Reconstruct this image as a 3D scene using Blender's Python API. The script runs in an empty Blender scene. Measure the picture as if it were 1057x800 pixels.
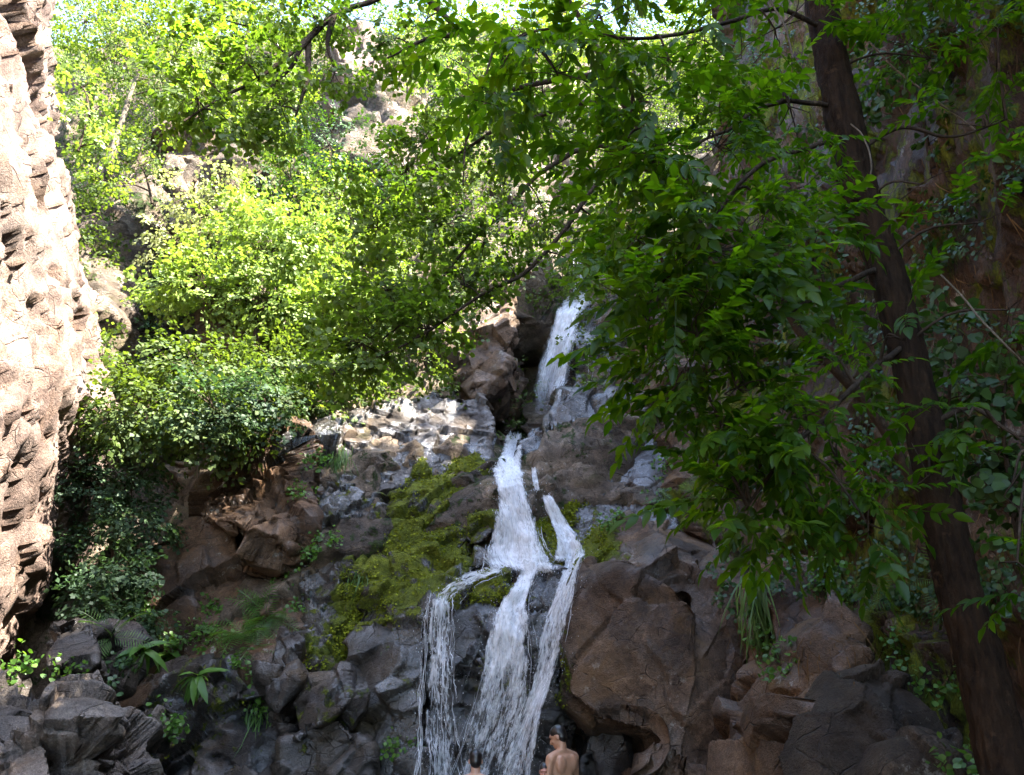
import bpy, bmesh, math, random
import numpy as np
from mathutils import Vector, Matrix
from mathutils.bvhtree import BVHTree

random.seed(7)
RNG = np.random.default_rng(11)
R = math.radians
scene = bpy.context.scene
COL = scene.collection

# ------------------------------------------------------------------ camera
CAM = np.array([0.0, 0.0, 1.6]); PITCH = R(20.0); FPX = 830.0; CX, CY = 528.5, 400.0
cp_, sp_ = math.cos(PITCH), math.sin(PITCH)

def ray(px, py):
    u = (CY - py) / FPX
    return np.array([(px - CX) / FPX, cp_ - u * sp_, sp_ + u * cp_])

def at(px, py, Y):
    r = ray(px, py)
    return CAM + r * (Y / r[1])

cam_d = bpy.data.cameras.new('camera')
cam = bpy.data.objects.new('camera', cam_d); COL.objects.link(cam)
cam.location = CAM; cam.rotation_euler = (R(90) + PITCH, 0, 0)
cam_d.sensor_width = 36; cam_d.lens = 36 * FPX / 1057.0
cam_d.clip_start = 0.05; cam_d.clip_end = 2000
scene.camera = cam

# ------------------------------------------------------------------ noise (numpy)
def _h(ix, iy, iz, s):
    n = (ix.astype(np.int64) * 374761393 + iy.astype(np.int64) * 668265263 + iz.astype(np.int64) * 1274126177 + s * 974711) & 0xffffffff
    n = ((n ^ (n >> 13)) * 1274126177) & 0xffffffff
    n = ((n ^ (n >> 16)) * 2246822519) & 0xffffffff
    n = n ^ (n >> 15)
    return (n & 0xffffff) / float(0xffffff)

def vnoise(P, s=0):
    I = np.floor(P).astype(np.int64); F = P - I; F = F * F * F * (F * (F * 6 - 15) + 10)
    r = 0
    for dx in (0, 1):
        wx = F[:, 0] if dx else 1 - F[:, 0]
        for dy in (0, 1):
            wy = F[:, 1] if dy else 1 - F[:, 1]
            for dz in (0, 1):
                wz = F[:, 2] if dz else 1 - F[:, 2]
                r = r + wx * wy * wz * _h(I[:, 0] + dx, I[:, 1] + dy, I[:, 2] + dz, s)
    return r * 2 - 1

def fbm(P, octv=4, s=0, gain=.5, ridged=False):
    a, t, r = 1.0, 0.0, 0
    for k in range(octv):
        v = vnoise(P * (2.03 ** k) + k * 17.3, s + k)
        if ridged: v = 1 - 2 * np.abs(v)
        r = r + a * v; t += a; a *= gain
    return r / t

def cells(P, s=0):
    """nearest jittered cell: three random numbers per cell, vector from its centre, F2-F1"""
    I = np.floor(P).astype(np.int64)
    best = np.full(len(P), 1e9); sec = np.full(len(P), 1e9)
    rid = np.zeros((len(P), 3)); vec = np.zeros((len(P), 3))
    for dx in (-1, 0, 1):
        for dy in (-1, 0, 1):
            for dz in (-1, 0, 1):
                a, b, c = I[:, 0] + dx, I[:, 1] + dy, I[:, 2] + dz
                C = np.stack([a + _h(a, b, c, s), b + _h(a, b, c, s + 1), c + _h(a, b, c, s + 2)], 1)
                V = P - C; d = (V * V * V * V).sum(1)
                m = d < best
                sec = np.where(m, best, np.minimum(sec, d))
                best = np.where(m, d, best)
                if m.any():
                    vec[m] = V[m]
                    rid[m] = np.stack([_h(a, b, c, s + 5), _h(a, b, c, s + 6), _h(a, b, c, s + 7)], 1)[m]
    return rid, vec, sec ** .25 - best ** .25

ROT = np.array(Matrix.Rotation(.6, 3, 'Y') @ Matrix.Rotation(.5, 3, 'Z') @ Matrix.Rotation(.35, 3, 'X'))

def facet_disp(P, facets, s=0, an=(1, 1, 1)):
    d = np.zeros(len(P))
    W = P + .06 * np.stack([fbm(P * 1.3, 3, s + 40), fbm(P * 1.3, 3, s + 41), fbm(P * 1.3, 3, s + 42)], 1)
    for k, (sc, amp, tilt) in enumerate(facets):
        Q = ((W * np.array(an)) @ ROT.T) * np.array([sc, sc * .8, sc * 1.25])
        rid, vec, e = cells(Q, s + 10 * k)
        f = amp * (rid[:, 0] * 2 - 1) + tilt / sc * ((rid - .5) * vec).sum(1) * 2
        f -= np.clip(.05 - e, 0, .05) * amp * 16 * sstep(-.1, .25, vnoise(P * .9, s + 90 + k))          # joints between blocks are open cracks
        d += f
    return d

def sstep(a, b, x):
    t = np.clip((x - a) / (b - a), 0, 1); return t * t * (3 - 2 * t)

# ------------------------------------------------------------------ object helpers
def tag(o, label=None, cat=None, group=None, kind=None):
    if label: o['label'] = label
    if cat: o['category'] = cat
    if group: o['group'] = group
    if kind: o['kind'] = kind
    return o

def empty(name, loc, label=None, cat=None, group=None, kind=None):
    o = bpy.data.objects.new(name, None); COL.objects.link(o); o.location = loc; o.empty_display_size = .2
    return tag(o, label, cat, group, kind)

class MB:
    """collects vertices and faces, builds one mesh"""
    def __init__(s): s.v = []; s.f = []; s.n = []; s.c = 0; s.uv = []; s.has_uv = False
    def add(s, V, F):
        V = np.asarray(V, float)
        F = np.asarray(F, np.int64)
        s.v.append(V); s.f.append((F + s.c).ravel()); s.n.append(np.full(len(F), F.shape[1])); s.c += len(V)
    def mesh(s, name):
        me = bpy.data.meshes.new(name)
        V = np.concatenate(s.v); L = np.concatenate(s.f); N = np.concatenate(s.n)
        me.vertices.add(len(V)); me.vertices.foreach_set('co', V.ravel().astype(np.float32))
        me.loops.add(len(L)); me.loops.foreach_set('vertex_index', L.astype(np.int32))
        me.polygons.add(len(N))
        st = np.concatenate([[0], np.cumsum(N)[:-1]])
        me.polygons.foreach_set('loop_start', st.astype(np.int32))
        me.polygons.foreach_set('loop_total', N.astype(np.int32))
        me.update(calc_edges=True); me.validate()
        return me
    def build(s, name, mat, parent=None, smooth=True, loc=None):
        """vertices are in world coordinates; loc (or the parent) is the origin"""
        if not s.v: return None
        o0 = np.array(parent.location) if parent is not None else (np.array(loc) if loc is not None else np.zeros(3))
        if parent is not None and parent.parent is not None: o0 = o0 + np.array(parent.parent.location)
        s.v = [v - o0 for v in s.v]
        me = s.mesh(name)
        if mat: me.materials.append(mat)
        if smooth: me.polygons.foreach_set('use_smooth', np.ones(len(me.polygons), bool))
        o = bpy.data.objects.new(name, me); COL.objects.link(o)
        if parent is not None: o.parent = parent
        elif loc is not None: o.location = loc
        return o

def tube(pts, rad, sides=6, cap=True):
    P = np.asarray(pts, float); n = len(P); rad = np.broadcast_to(np.asarray(rad, float), (n,))
    T = np.gradient(P, axis=0); T /= np.linalg.norm(T, axis=1)[:, None] + 1e-9
    up = np.array([0, 0, 1.0]) if abs(T[0, 2]) < .9 else np.array([1.0, 0, 0])
    N = np.zeros_like(P); v = np.cross(T[0], up); v /= np.linalg.norm(v)
    for i in range(n):
        v = v - T[i] * (v @ T[i]); v /= np.linalg.norm(v) + 1e-9; N[i] = v
    B = np.cross(T, N); a = np.linspace(0, 2 * np.pi, sides, endpoint=False)
    V = P[:, None] + rad[:, None, None] * (np.cos(a)[None, :, None] * N[:, None] + np.sin(a)[None, :, None] * B[:, None])
    V = V.reshape(-1, 3)
    i = np.arange(n - 1)[:, None] * sides; j = np.arange(sides)[None]; j2 = (j + 1) % sides
    F = np.stack([i + j, i + j2, i + sides + j2, i + sides + j], -1).reshape(-1, 4)
    return V, F

def smooth_path(pts, n):
    """Catmull-Rom through the points"""
    P = np.asarray(pts, float)
    if len(P) == 2: return P[0] + (P[1] - P[0]) * np.linspace(0, 1, n)[:, None]
    Q = np.vstack([2 * P[0] - P[1], P, 2 * P[-1] - P[-2]])
    t = np.linspace(0, len(P) - 1 - 1e-6, n); k = t.astype(int); f = (t - k)[:, None]
    a, b, c, d = Q[k], Q[k + 1], Q[k + 2], Q[k + 3]
    return .5 * (2 * b + (c - a) * f + (2 * a - 5 * b + 4 * c - d) * f ** 2 + (3 * b - a - 3 * c + d) * f ** 3)

# ------------------------------------------------------------------ materials
def newmat(name):
    m = bpy.data.materials.new(name); m.use_nodes = True
    nt = m.node_tree; nt.nodes.clear()
    out = nt.nodes.new('ShaderNodeOutputMaterial')
    return m, nt, out

class NT:
    def __init__(s, nt): s.nt = nt
    def n(s, t, **kw):
        x = s.nt.nodes.new('ShaderNode' + t)
        for k, v in kw.items(): setattr(x, k, v)
        return x
    def l(s, a, b): s.nt.links.new(a, b)
    def val(s, sock, v):
        if hasattr(v, 'is_linked') or isinstance(v, bpy.types.NodeSocket): s.l(v, sock)
        else: sock.default_value = v
    def noise(s, vec, scale, detail=6, rough=.55, dist=0.0):
        x = s.n('TexNoise'); x.inputs['Scale'].default_value = scale; x.inputs['Detail'].default_value = detail
        x.inputs['Roughness'].default_value = rough; x.inputs['Distortion'].default_value = dist
        if vec is not None: s.l(vec, x.inputs['Vector'])
        return x.outputs['Fac']
    def ramp(s, fac, stops):
        x = s.n('ValToRGB'); e = x.color_ramp.elements
        while len(e) < len(stops): e.new(.5)
        for i, (p, c) in enumerate(stops):
            e[i].position = p; e[i].color = (c[0], c[1], c[2], 1) if hasattr(c, '__len__') else (c, c, c, 1)
        s.l(fac, x.inputs['Fac']); return x.outputs['Color']
    def math(s, op, a, b=0.0, clamp=False):
        x = s.n('Math', operation=op); x.use_clamp = clamp
        s.val(x.inputs[0], a); s.val(x.inputs[1], b); return x.outputs[0]
    def mix(s, fac, a, b, mode='MIX'):
        x = s.n('Mix', data_type='RGBA', blend_type=mode)
        s.val(x.inputs[0], fac)
        for k, v in ((6, a), (7, b)):
            if isinstance(v, bpy.types.NodeSocket): s.l(v, x.inputs[k])
            else: x.inputs[k].default_value = (v[0], v[1], v[2], 1)
        return x.outputs[2]

def rock_mat(name, ca, cb, cc, wet_amt=0.0, lichen=0.0, stain=None, stretch=1.0, crack=.8, bump=1.0, k=.42, mossc=((.062, .078, .008), (.19, .215, .018))):
    SAT = (1.05, .985, .87)
    ca, cb, cc = [tuple(x * k * q for x, q in zip(c, SAT)) for c in (ca, cb, cc)]; stain = tuple(x * k for x in stain) if stain else None
    m, nt, out = newmat(name); g = NT(nt)
    pos = g.n('NewGeometry').outputs['Position']
    mp = g.n('Mapping'); mp.inputs['Scale'].default_value = (1, 1, stretch); mp.inputs['Rotation'].default_value = (.1, .25, .3)
    g.l(pos, mp.inputs['Vector']); v = mp.outputs['Vector']
    n1 = g.noise(v, .8, 8, .6, .4); n2 = g.noise(v, 3.4, 8, .65, .3); n3 = g.noise(v, 19, 6, .7); n4 = g.noise(v, 70, 3, .6)
    col = g.ramp(n1, [(.36, ca), (.5, cb), (.66, cc)])
    col = g.mix(.85, col, g.ramp(n2, [(.28, (.42, .42, .44)), (.5, (1, 1, 1)), (.75, (1.45, 1.38, 1.3))]), 'MULTIPLY')
    col = g.mix(.8, col, g.ramp(n3, [(.3, .5), (.5, 1.0), (.72, 1.45)]), 'MULTIPLY')
    col = g.mix(.8, col, g.ramp(n4, [(.3, .55), (.5, 1.0), (.7, 1.5)]), 'MULTIPLY')
    if stain:
        ns = g.noise(v, 1.6, 5, .6, .8)
        col = g.mix(g.ramp(ns, [(.54, 0.0), (.66, .75)]), col, stain)
    if lichen:
        nl = g.noise(v, 5.5, 7, .75); nl2 = g.noise(v, 1.1, 3, .5)
        lf = g.math('MULTIPLY', g.ramp(nl, [(.58, 0.0), (.63, 1.0)]), g.ramp(nl2, [(.5, 0.0), (.62, lichen)]))
        col = g.mix(lf, col, (.48, .46, .40))
    # planar fracture faces: every cell is a face with its own tilt and shade, its border a dark joint
    nv = g.n('TexNoise'); nv.inputs['Scale'].default_value = 1.5; nv.inputs['Detail'].default_value = 6; g.l(v, nv.inputs['Vector'])
    nsub = g.n('VectorMath', operation='SUBTRACT'); g.l(nv.outputs['Color'], nsub.inputs[0]); nsub.inputs[1].default_value = (.5, .5, .5)
    ms_ = g.n('Mapping'); ms_.inputs['Rotation'].default_value = (.5, .35, .7); ms_.inputs['Scale'].default_value = (1, .72, 1.5); g.l(v, ms_.inputs['Vector'])
    def faces(scale, warp, edge):
        sc = g.n('VectorMath', operation='SCALE'); sc.inputs['Scale'].default_value = warp; g.l(nsub.outputs[0], sc.inputs[0])
        wv = g.n('VectorMath', operation='ADD'); g.l(ms_.outputs[0], wv.inputs[0]); g.l(sc.outputs[0], wv.inputs[1])
        f1 = g.n('TexVoronoi', feature='F1'); f1.inputs['Scale'].default_value = scale; g.l(wv.outputs[0], f1.inputs['Vector'])
        de = g.n('TexVoronoi', feature='DISTANCE_TO_EDGE'); de.inputs['Scale'].default_value = scale; g.l(wv.outputs[0], de.inputs['Vector'])
        df = g.n('VectorMath', operation='SUBTRACT'); g.l(wv.outputs[0], df.inputs[0]); g.l(f1.outputs['Position'], df.inputs[1])
        cs = g.n('VectorMath', operation='SUBTRACT'); g.l(f1.outputs['Color'], cs.inputs[0]); cs.inputs[1].default_value = (.5, .5, .5)
        dt = g.n('VectorMath', operation='DOT_PRODUCT'); g.l(df.outputs[0], dt.inputs[0]); g.l(cs.outputs[0], dt.inputs[1])
        sep = g.n('SeparateColor'); g.l(f1.outputs['Color'], sep.inputs[0])
        return dt.outputs['Value'], sep.outputs[0], g.ramp(de.outputs['Distance'], [(.0, 1.0), (edge, 0.0)])
    t1, r1, e1 = faces(1.3, .30, .013); t2, r2, e2 = faces(3.8, .18, .024); t3, r3, e3 = faces(12, .15, .04)
    col = g.mix(.75, col, g.ramp(r1, [(0, .62), (1, 1.32)]), 'MULTIPLY')
    col = g.mix(.55, col, g.ramp(r2, [(0, .65), (1, 1.3)]), 'MULTIPLY')
    m1 = g.ramp(n2, [(.50, 0.0), (.60, .9)])
    ck = g.math('MULTIPLY', e1, m1)
    ck2 = g.math('MULTIPLY', e2, g.ramp(g.noise(v, 2.3, 4, .6), [(.52, 0.0), (.62, .7)]))
    ck = g.math('MAXIMUM', ck, ck2)
    col = g.mix(g.math('MULTIPLY', ck, crack), col, (.010, .008, .007))
    # wet film
    aw = g.n('Attribute', attribute_name='wet').outputs['Fac']
    nw = g.noise(v, 1.9, 5, .6, .5)
    wet = g.math('ADD', g.ramp(nw, [(.44, 0.0), (.6, wet_amt)]), aw, True)
    col = g.mix(g.math('MULTIPLY', wet, .55), col, g.mix(1.0, col, (.35, .36, .42), 'MULTIPLY'))
    # moss
    am = g.n('Attribute', attribute_name='moss').outputs['Fac']
    nm = g.noise(v, 4.5, 7, .7)
    mf = g.ramp(g.math('ADD', am, g.math('MULTIPLY', g.math('SUBTRACT', nm, .5), 1.7)), [(.42, 0.0), (.55, 1.0)])
    mcol = g.ramp(g.noise(v, 11, 5, .7), [(.3, mossc[0]), (.7, mossc[1])])
    mcol = g.mix(.7, mcol, g.ramp(g.noise(v, 1.7, 5, .6), [(.35, (.45, .52, .5)), (.6, (1.1, 1.05, .9))]), 'MULTIPLY')
    mcol = g.mix(.7, mcol, g.ramp(n4, [(.3, .5), (.7, 1.4)]), 'MULTIPLY')
    col = g.mix(mf, col, mcol)
    bs = g.n('BsdfPrincipled'); g.l(col, bs.inputs['Base Color'])
    dry = g.ramp(n2, [(.3, .95), (.7, .7)])
    rgh = g.mix(wet, dry, g.ramp(n3, [(.3, .16), (.7, .42)]))
    g.l(g.mix(mf, rgh, (.95, .95, .95)), bs.inputs['Roughness'])
    bs.inputs['Specular IOR Level'].default_value = .28
    g.l(g.math('MULTIPLY', wet, g.math('SUBTRACT', 1.0, mf)), bs.inputs['Coat Weight']); bs.inputs['Coat Roughness'].default_value = .13; bs.inputs['Coat IOR'].default_value = 1.7
    # relief
    h = g.math('ADD', g.math('MULTIPLY', t1, 1.5), g.math('MULTIPLY', t2, 2.2))
    h = g.math('ADD', h, g.math('MULTIPLY', t3, 1.6))
    h = g.math('ADD', h, g.math('MULTIPLY', n2, .12))
    h = g.math('ADD', h, g.math('MULTIPLY', n3, .30))
    h = g.math('ADD', h, g.math('MULTIPLY', n4, .20))
    h = g.math('SUBTRACT', h, g.math('MULTIPLY', ck, .35))
    h = g.math('ADD', h, g.math('MULTIPLY', mf, g.math('MULTIPLY', g.noise(v, 34, 4, .7), .5)))
    bp = g.n('Bump'); bp.inputs['Strength'].default_value = bump; bp.inputs['Distance'].default_value = .13
    g.l(h, bp.inputs['Height']); g.l(bp.outputs['Normal'], bs.inputs['Normal'])
    b2 = g.n('Bump'); b2.inputs['Strength'].default_value = bump * .6; b2.inputs['Distance'].default_value = .07; g.l(h, b2.inputs['Height']); g.l(b2.outputs['Normal'], bs.inputs['Coat Normal'])
    g.l(bs.outputs[0], out.inputs['Surface'])
    return m

def leaf_mat(name, dark, light, trans=.45, rough=.5, tcol=None, spec=.35):
    m, nt, out = newmat(name); g = NT(nt)
    geo = g.n('NewGeometry')
    rnd = geo.outputs['Random Per Island']
    col = g.ramp(rnd, [(0, dark), (.55, tuple((a + b) / 2 for a, b in zip(dark, light))), (.93, light), (1.0, tuple(min(1, c * 1.25) for c in light))])
    big = g.noise(geo.outputs['Position'], 1.3, 3, .5)
    col = g.mix(.6, col, g.ramp(big, [(.3, (.75, .8, .9)), (.7, (1.2, 1.15, .9))]), 'MULTIPLY')
    bs = g.n('BsdfPrincipled'); g.l(col, bs.inputs['Base Color']); bs.inputs['Roughness'].default_value = rough
    bs.inputs['Specular IOR Level'].default_value = spec
    tr = g.n('BsdfTranslucent')
    t = tcol or (1.5, 1.6, .45)
    g.l(g.mix(1.0, col, t, 'MULTIPLY'), tr.inputs['Color'])
    mx = g.n('MixShader'); mx.inputs[0].default_value = trans
    g.l(bs.outputs[0], mx.inputs[1]); g.l(tr.outputs[0], mx.inputs[2]); g.l(mx.outputs[0], out.inputs['Surface'])
    return m

def bark_mat(name, a, b, stretch=.18, moss=0.0):
    m, nt, out = newmat(name); g = NT(nt)
    pos = g.n('NewGeometry').outputs['Position']
    mp = g.n('Mapping'); mp.inputs['Scale'].default_value = (1, 1, stretch); g.l(pos, mp.inputs['Vector']); v = mp.outputs['Vector']
    n1 = g.noise(v, 28, 8, .7, .6); n2 = g.noise(pos, 3, 5, .6); n3 = g.noise(pos, 90, 4, .6)
    col = g.ramp(n1, [(.32, a), (.62, b)])
    col = g.mix(.7, col, g.ramp(n2, [(.3, .5), (.7, 1.4)]), 'MULTIPLY')
    sp = g.ramp(g.noise(pos, 7, 6, .7), [(.60, 0.0), (.66, .6)])
    col = g.mix(sp, col, tuple(min(1, c * 2.2) for c in b))
    if moss: col = g.mix(g.ramp(g.noise(pos, 4, 6, .7), [(.52, 0.0), (.62, moss)]), col, (.05, .07, .015))
    bs = g.n('BsdfPrincipled'); g.l(col, bs.inputs['Base Color']); bs.inputs['Roughness'].default_value = .9; bs.inputs['Specular IOR Level'].default_value = .12
    bp = g.n('Bump'); bp.inputs['Strength'].default_value = .9; bp.inputs['Distance'].default_value = .02
    g.l(g.math('ADD', n1, g.math('MULTIPLY', n3, .3)), bp.inputs['Height']); g.l(bp.outputs['Normal'], bs.inputs['Normal'])
    g.l(bs.outputs[0], out.inputs['Surface'])
    return m

M = {}
M['brown'] = rock_mat('brown_rock', (.070, .040, .024), (.155, .092, .056), (.235, .150, .095), .35, .5, (.23, .115, .045), k=.72)
M['warm'] = rock_mat('warm_rock', (.085, .055, .038), (.165, .108, .074), (.24, .17, .125), .3, .35, (.25, .145, .065), k=.60)
M['grey'] = rock_mat('grey_rock', (.065, .056, .054), (.145, .122, .112), (.235, .205, .185), .25, .3, (.17, .11, .07))
M['wet'] = rock_mat('wet_rock', (.040, .036, .036), (.090, .074, .066), (.150, .118, .096), .95, 0, (.14, .08, .035))
M['slab'] = rock_mat('slab_rock', (.070, .056, .052), (.140, .112, .096), (.22, .18, .15), .9, 0, (.19, .115, .05), k=.34)
M['black'] = rock_mat('dark_wet_rock', (.020, .019, .020), (.050, .044, .042), (.085, .070, .060), .9, 0, (.06, .04, .02))
M['dark'] = rock_mat('dark_dry_rock', (.050, .038, .030), (.095, .070, .052), (.15, .115, .085), .05, .4, (.12, .07, .035))
M['pale'] = rock_mat('pale_grey_rock', (.085, .074, .070), (.165, .142, .130), (.255, .225, .205), .1, .3, (.17, .11, .07), k=.95)
M['mossy'] = rock_mat('mossy_rock', (.050, .042, .036), (.105, .084, .066), (.15, .118, .09), .5, 0, (.10, .07, .03))
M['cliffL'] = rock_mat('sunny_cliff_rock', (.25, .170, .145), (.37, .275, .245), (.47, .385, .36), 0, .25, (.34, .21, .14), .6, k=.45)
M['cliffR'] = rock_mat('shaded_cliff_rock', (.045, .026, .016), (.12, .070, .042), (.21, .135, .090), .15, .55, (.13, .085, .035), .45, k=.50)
M['hill'] = rock_mat('hillside_rock', (.075, .058, .045), (.17, .13, .10), (.30, .235, .18), .1, .3, (.12, .10, .04), k=.6, mossc=((.02, .035, .008), (.05, .08, .015)))
M['ground'] = rock_mat('stream_bed', (.05, .045, .04), (.11, .10, .085), (.17, .15, .13), .6, 0)

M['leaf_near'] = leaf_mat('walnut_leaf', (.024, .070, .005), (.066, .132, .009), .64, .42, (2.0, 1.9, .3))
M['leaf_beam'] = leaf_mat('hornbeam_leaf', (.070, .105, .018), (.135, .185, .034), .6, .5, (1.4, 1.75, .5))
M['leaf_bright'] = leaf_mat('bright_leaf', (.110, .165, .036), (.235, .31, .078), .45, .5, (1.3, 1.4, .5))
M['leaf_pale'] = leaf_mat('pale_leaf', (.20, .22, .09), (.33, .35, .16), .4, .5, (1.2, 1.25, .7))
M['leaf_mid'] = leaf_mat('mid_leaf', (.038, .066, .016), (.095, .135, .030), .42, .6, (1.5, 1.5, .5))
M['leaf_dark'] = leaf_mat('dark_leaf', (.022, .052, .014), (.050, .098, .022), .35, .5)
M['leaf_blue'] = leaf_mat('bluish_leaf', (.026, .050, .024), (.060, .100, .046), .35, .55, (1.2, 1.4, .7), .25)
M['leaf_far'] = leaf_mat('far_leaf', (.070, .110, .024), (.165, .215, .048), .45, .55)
M['fern'] = leaf_mat('fern_leaf', (.040, .085, .018), (.085, .16, .032), .4, .45)
M['herb'] = leaf_mat('herb_leaf', (.045, .105, .018), (.10, .19, .035), .42, .4)
M['moss'] = leaf_mat('moss_tuft', (.085, .10, .010), (.20, .225, .018), .35, .8, (1.4, 1.4, .4), .1)
M['ivy'] = leaf_mat('ivy_leaf', (.018, .048, .014), (.045, .090, .024), .3, .4)
M['dry'] = leaf_mat('dry_root', (.06, .035, .018), (.16, .10, .05), .2, .9, (1.2, 1, .7), .1)
M['bark'] = bark_mat('trunk_bark', (.005, .0026, .0013), (.027, .0150, .0075), .16)
M['twig'] = bark_mat('twig_bark', (.020, .014, .010), (.060, .042, .028), .4)
M['pale_bark'] = bark_mat('pale_bark', (.07, .055, .04), (.17, .135, .10), .4, .3)

# ------------------------------------------------------------------ rocks
def block(pts, depth=1.5, drop=.25, shrink=.9):
    F = np.array([at(*p) for p in pts])
    c = F.mean(0); B = c + (F - c) * shrink + np.array([0, depth, -drop * depth])
    return np.vstack([F, B])

ROCKS = []            # objects whose surface water and plants sit on

def rock(name, blocks, mat, vox=.05, facets=((.8, .10, .25), (2.2, .035, .2)), rough=.03, moss=None, wet=None, seed=0,
         label=None, cat=None, group=None, kind=None, soften=0):
    if cat: name = cat.replace(' ', '_')
    bm = bmesh.new()
    for P in blocks:
        vs = [bm.verts.new(p) for p in P]
        r = bmesh.ops.convex_hull(bm, input=vs)
        bmesh.ops.delete(bm, geom=list({e for e in r['geom_interior'] + r['geom_unused'] if isinstance(e, bmesh.types.BMVert)}), context='VERTS')
    bmesh.ops.recalc_face_normals(bm, faces=bm.faces)
    me = bpy.data.meshes.new('tmp'); bm.to_mesh(me); bm.free()
    o = bpy.data.objects.new('tmp', me); COL.objects.link(o)
    md = o.modifiers.new('r', 'REMESH'); md.mode = 'VOXEL'; md.voxel_size = max(.02, vox * .68); md.use_smooth_shade = True
    sm = o.modifiers.new('s', 'SMOOTH'); sm.iterations = 1 + soften; sm.factor = .5
    dg = bpy.context.evaluated_depsgraph_get(); dg.update()
    m2 = bpy.data.meshes.new_from_object(o.evaluated_get(dg)); bpy.data.objects.remove(o)
    n = len(m2.vertices)
    V = np.empty(n * 3, np.float32); m2.vertices.foreach_get('co', V); V = V.reshape(-1, 3).astype(float)
    N = np.empty(n * 3, np.float32); m2.vertex_normals.foreach_get('vector', N); N = N.reshape(-1, 3).astype(float)
    low = .02 * fbm(V * .9, 3, seed + 3)
    d = low + facet_disp(V, [(a * .75, b * .6, c * .8) if a < 1.5 else (a * .9, b * 1.0, c * 1.5) for a, b, c in facets], seed) + rough * .30 * fbm(V * 7, 4, seed + 9, .6) + rough * .15 * fbm(V * 2.4, 3, seed + 19, .5, True)
    ms = np.zeros(n); wt = np.zeros(n)
    if moss is not None:
        ms = np.clip(moss(V, N), 0, 1)
        lump = sstep(.45, .62, ms + .5 * fbm(V * 3.5, 4, seed + 70, .6))
        d += lump * (.035 + .035 * fbm(V * np.array([6, 6, 9]), 3, seed + 71))
    if wet is not None: wt = np.clip(wet(V, N), 0, 1)
    V = V + N * d[:, None]
    base = np.array([V[:, 0].mean(), V[:, 1].mean(), V[:, 2].min()])
    m2.vertices.foreach_set('co', (V - base).astype(np.float32).ravel())
    for nm, a in (('moss', ms), ('wet', wt)):
        at_ = m2.attributes.new(nm, 'FLOAT', 'POINT'); at_.data.foreach_set('value', a.astype(np.float32))
    m2.materials.clear(); m2.materials.append(mat); m2.name = name
    m2.polygons.foreach_set('use_smooth', np.ones(len(m2.polygons), bool)); m2.update()
    ob = bpy.data.objects.new(name, m2); COL.objects.link(ob); ob.location = base
    tag(ob, label, cat, group, kind)
    ROCKS.append(ob)
    return ob

def sheet(name, V, nu, nv, mat, facets, rough, seed, kind='structure', moss=None, wet=None, low=.5, lows=.3, an=(1, 1, 1)):
    """a grid of points displaced along its own normals (terrain)"""
    G = V.reshape(nu, nv, 3)
    N = np.cross(np.gradient(G, axis=0), np.gradient(G, axis=1)).reshape(-1, 3); N /= np.linalg.norm(N, axis=1)[:, None] + 1e-9
    d = low * fbm(V * lows, 4, seed + 3) + facet_disp(V, facets, seed, an) + rough * fbm(V * np.array([3, 3, 1.5]), 4, seed + 9, .6) + rough * fbm(V * np.array([1.1, 1.1, .6]), 4, seed + 23, .5, True)
    ms = np.clip(moss(V, N), 0, 1) if moss else np.zeros(len(V)); wt = np.clip(wet(V, N), 0, 1) if wet else np.zeros(len(V))
    V = V + N * d[:, None]
    i = np.arange(nu - 1)[:, None] * nv; j = np.arange(nv - 1)[None]
    F = np.stack([i + j, i + nv + j, i + nv + j + 1, i + j + 1], -1).reshape(-1, 4)
    b = MB(); b.add(V, F); o = b.build(name, mat)
    for nm, a in (('moss', ms), ('wet', wt)):
        x = o.data.attributes.new(nm, 'FLOAT', 'POINT'); x.data.foreach_set('value', a.astype(np.float32))
    o['kind'] = kind; ROCKS.append(o)
    return o

def lin(x, xs, ys): return np.interp(x, xs, ys)

# -- ground: one sheet to the horizon, stream bed in the gorge
def make_ground():
    xs = np.concatenate([[-900, -300, -100, -40], np.linspace(-20, 20, 81), [40, 100, 300, 900]])
    ys = np.concatenate([[-900, -300, -100, -40], np.linspace(-20, 22, 85), [50, 120, 400, 900]])
    X, Y = np.meshgrid(xs, ys, indexing='ij'); P = np.stack([X.ravel(), Y.ravel(), np.zeros(X.size)], 1)
    near = np.exp(-np.maximum(0, np.abs(P[:, 0]) - 6) / 10)
    P[:, 2] = -.95 + near * .22 * fbm(P * .8, 5, 5) + .75 * sstep(7.5, 3.0, P[:, 1]) * near
    i = np.arange(len(xs) - 1)[:, None] * len(ys); j = np.arange(len(ys) - 1)[None]
    F = np.stack([i + j, i + len(ys) + j, i + len(ys) + j + 1, i + j + 1], -1).reshape(-1, 4)
    b = MB(); b.add(P, F); o = b.build('ground', M['ground']); o['kind'] = 'structure'
make_ground()

# -- left cliff, sunlit
def plan_wall(poly, zs, lean, top_out, nu, side):
    """poly: plan line; zs: heights; lean(z): outward shift; top_out: plateau width. side=+1 right, -1 left"""
    P = smooth_path([(a, b, 0) for a, b in poly], nu)
    T = np.gradient(P, axis=0); T /= np.linalg.norm(T, axis=1)[:, None]
    O = np.stack([T[:, 1], -T[:, 0], np.zeros(nu)], 1) * side
    rows = []
    for z in zs: rows.append(P + O * lean(z) + np.array([0, 0, z]))
    zt = zs[-1]
    for k, w in enumerate(top_out): rows.append(P + O * (lean(zt) + w) + np.array([0, 0, zt + .25 * w]))
    return np.stack(rows, 1).reshape(-1, 3), nu, len(rows)

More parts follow.
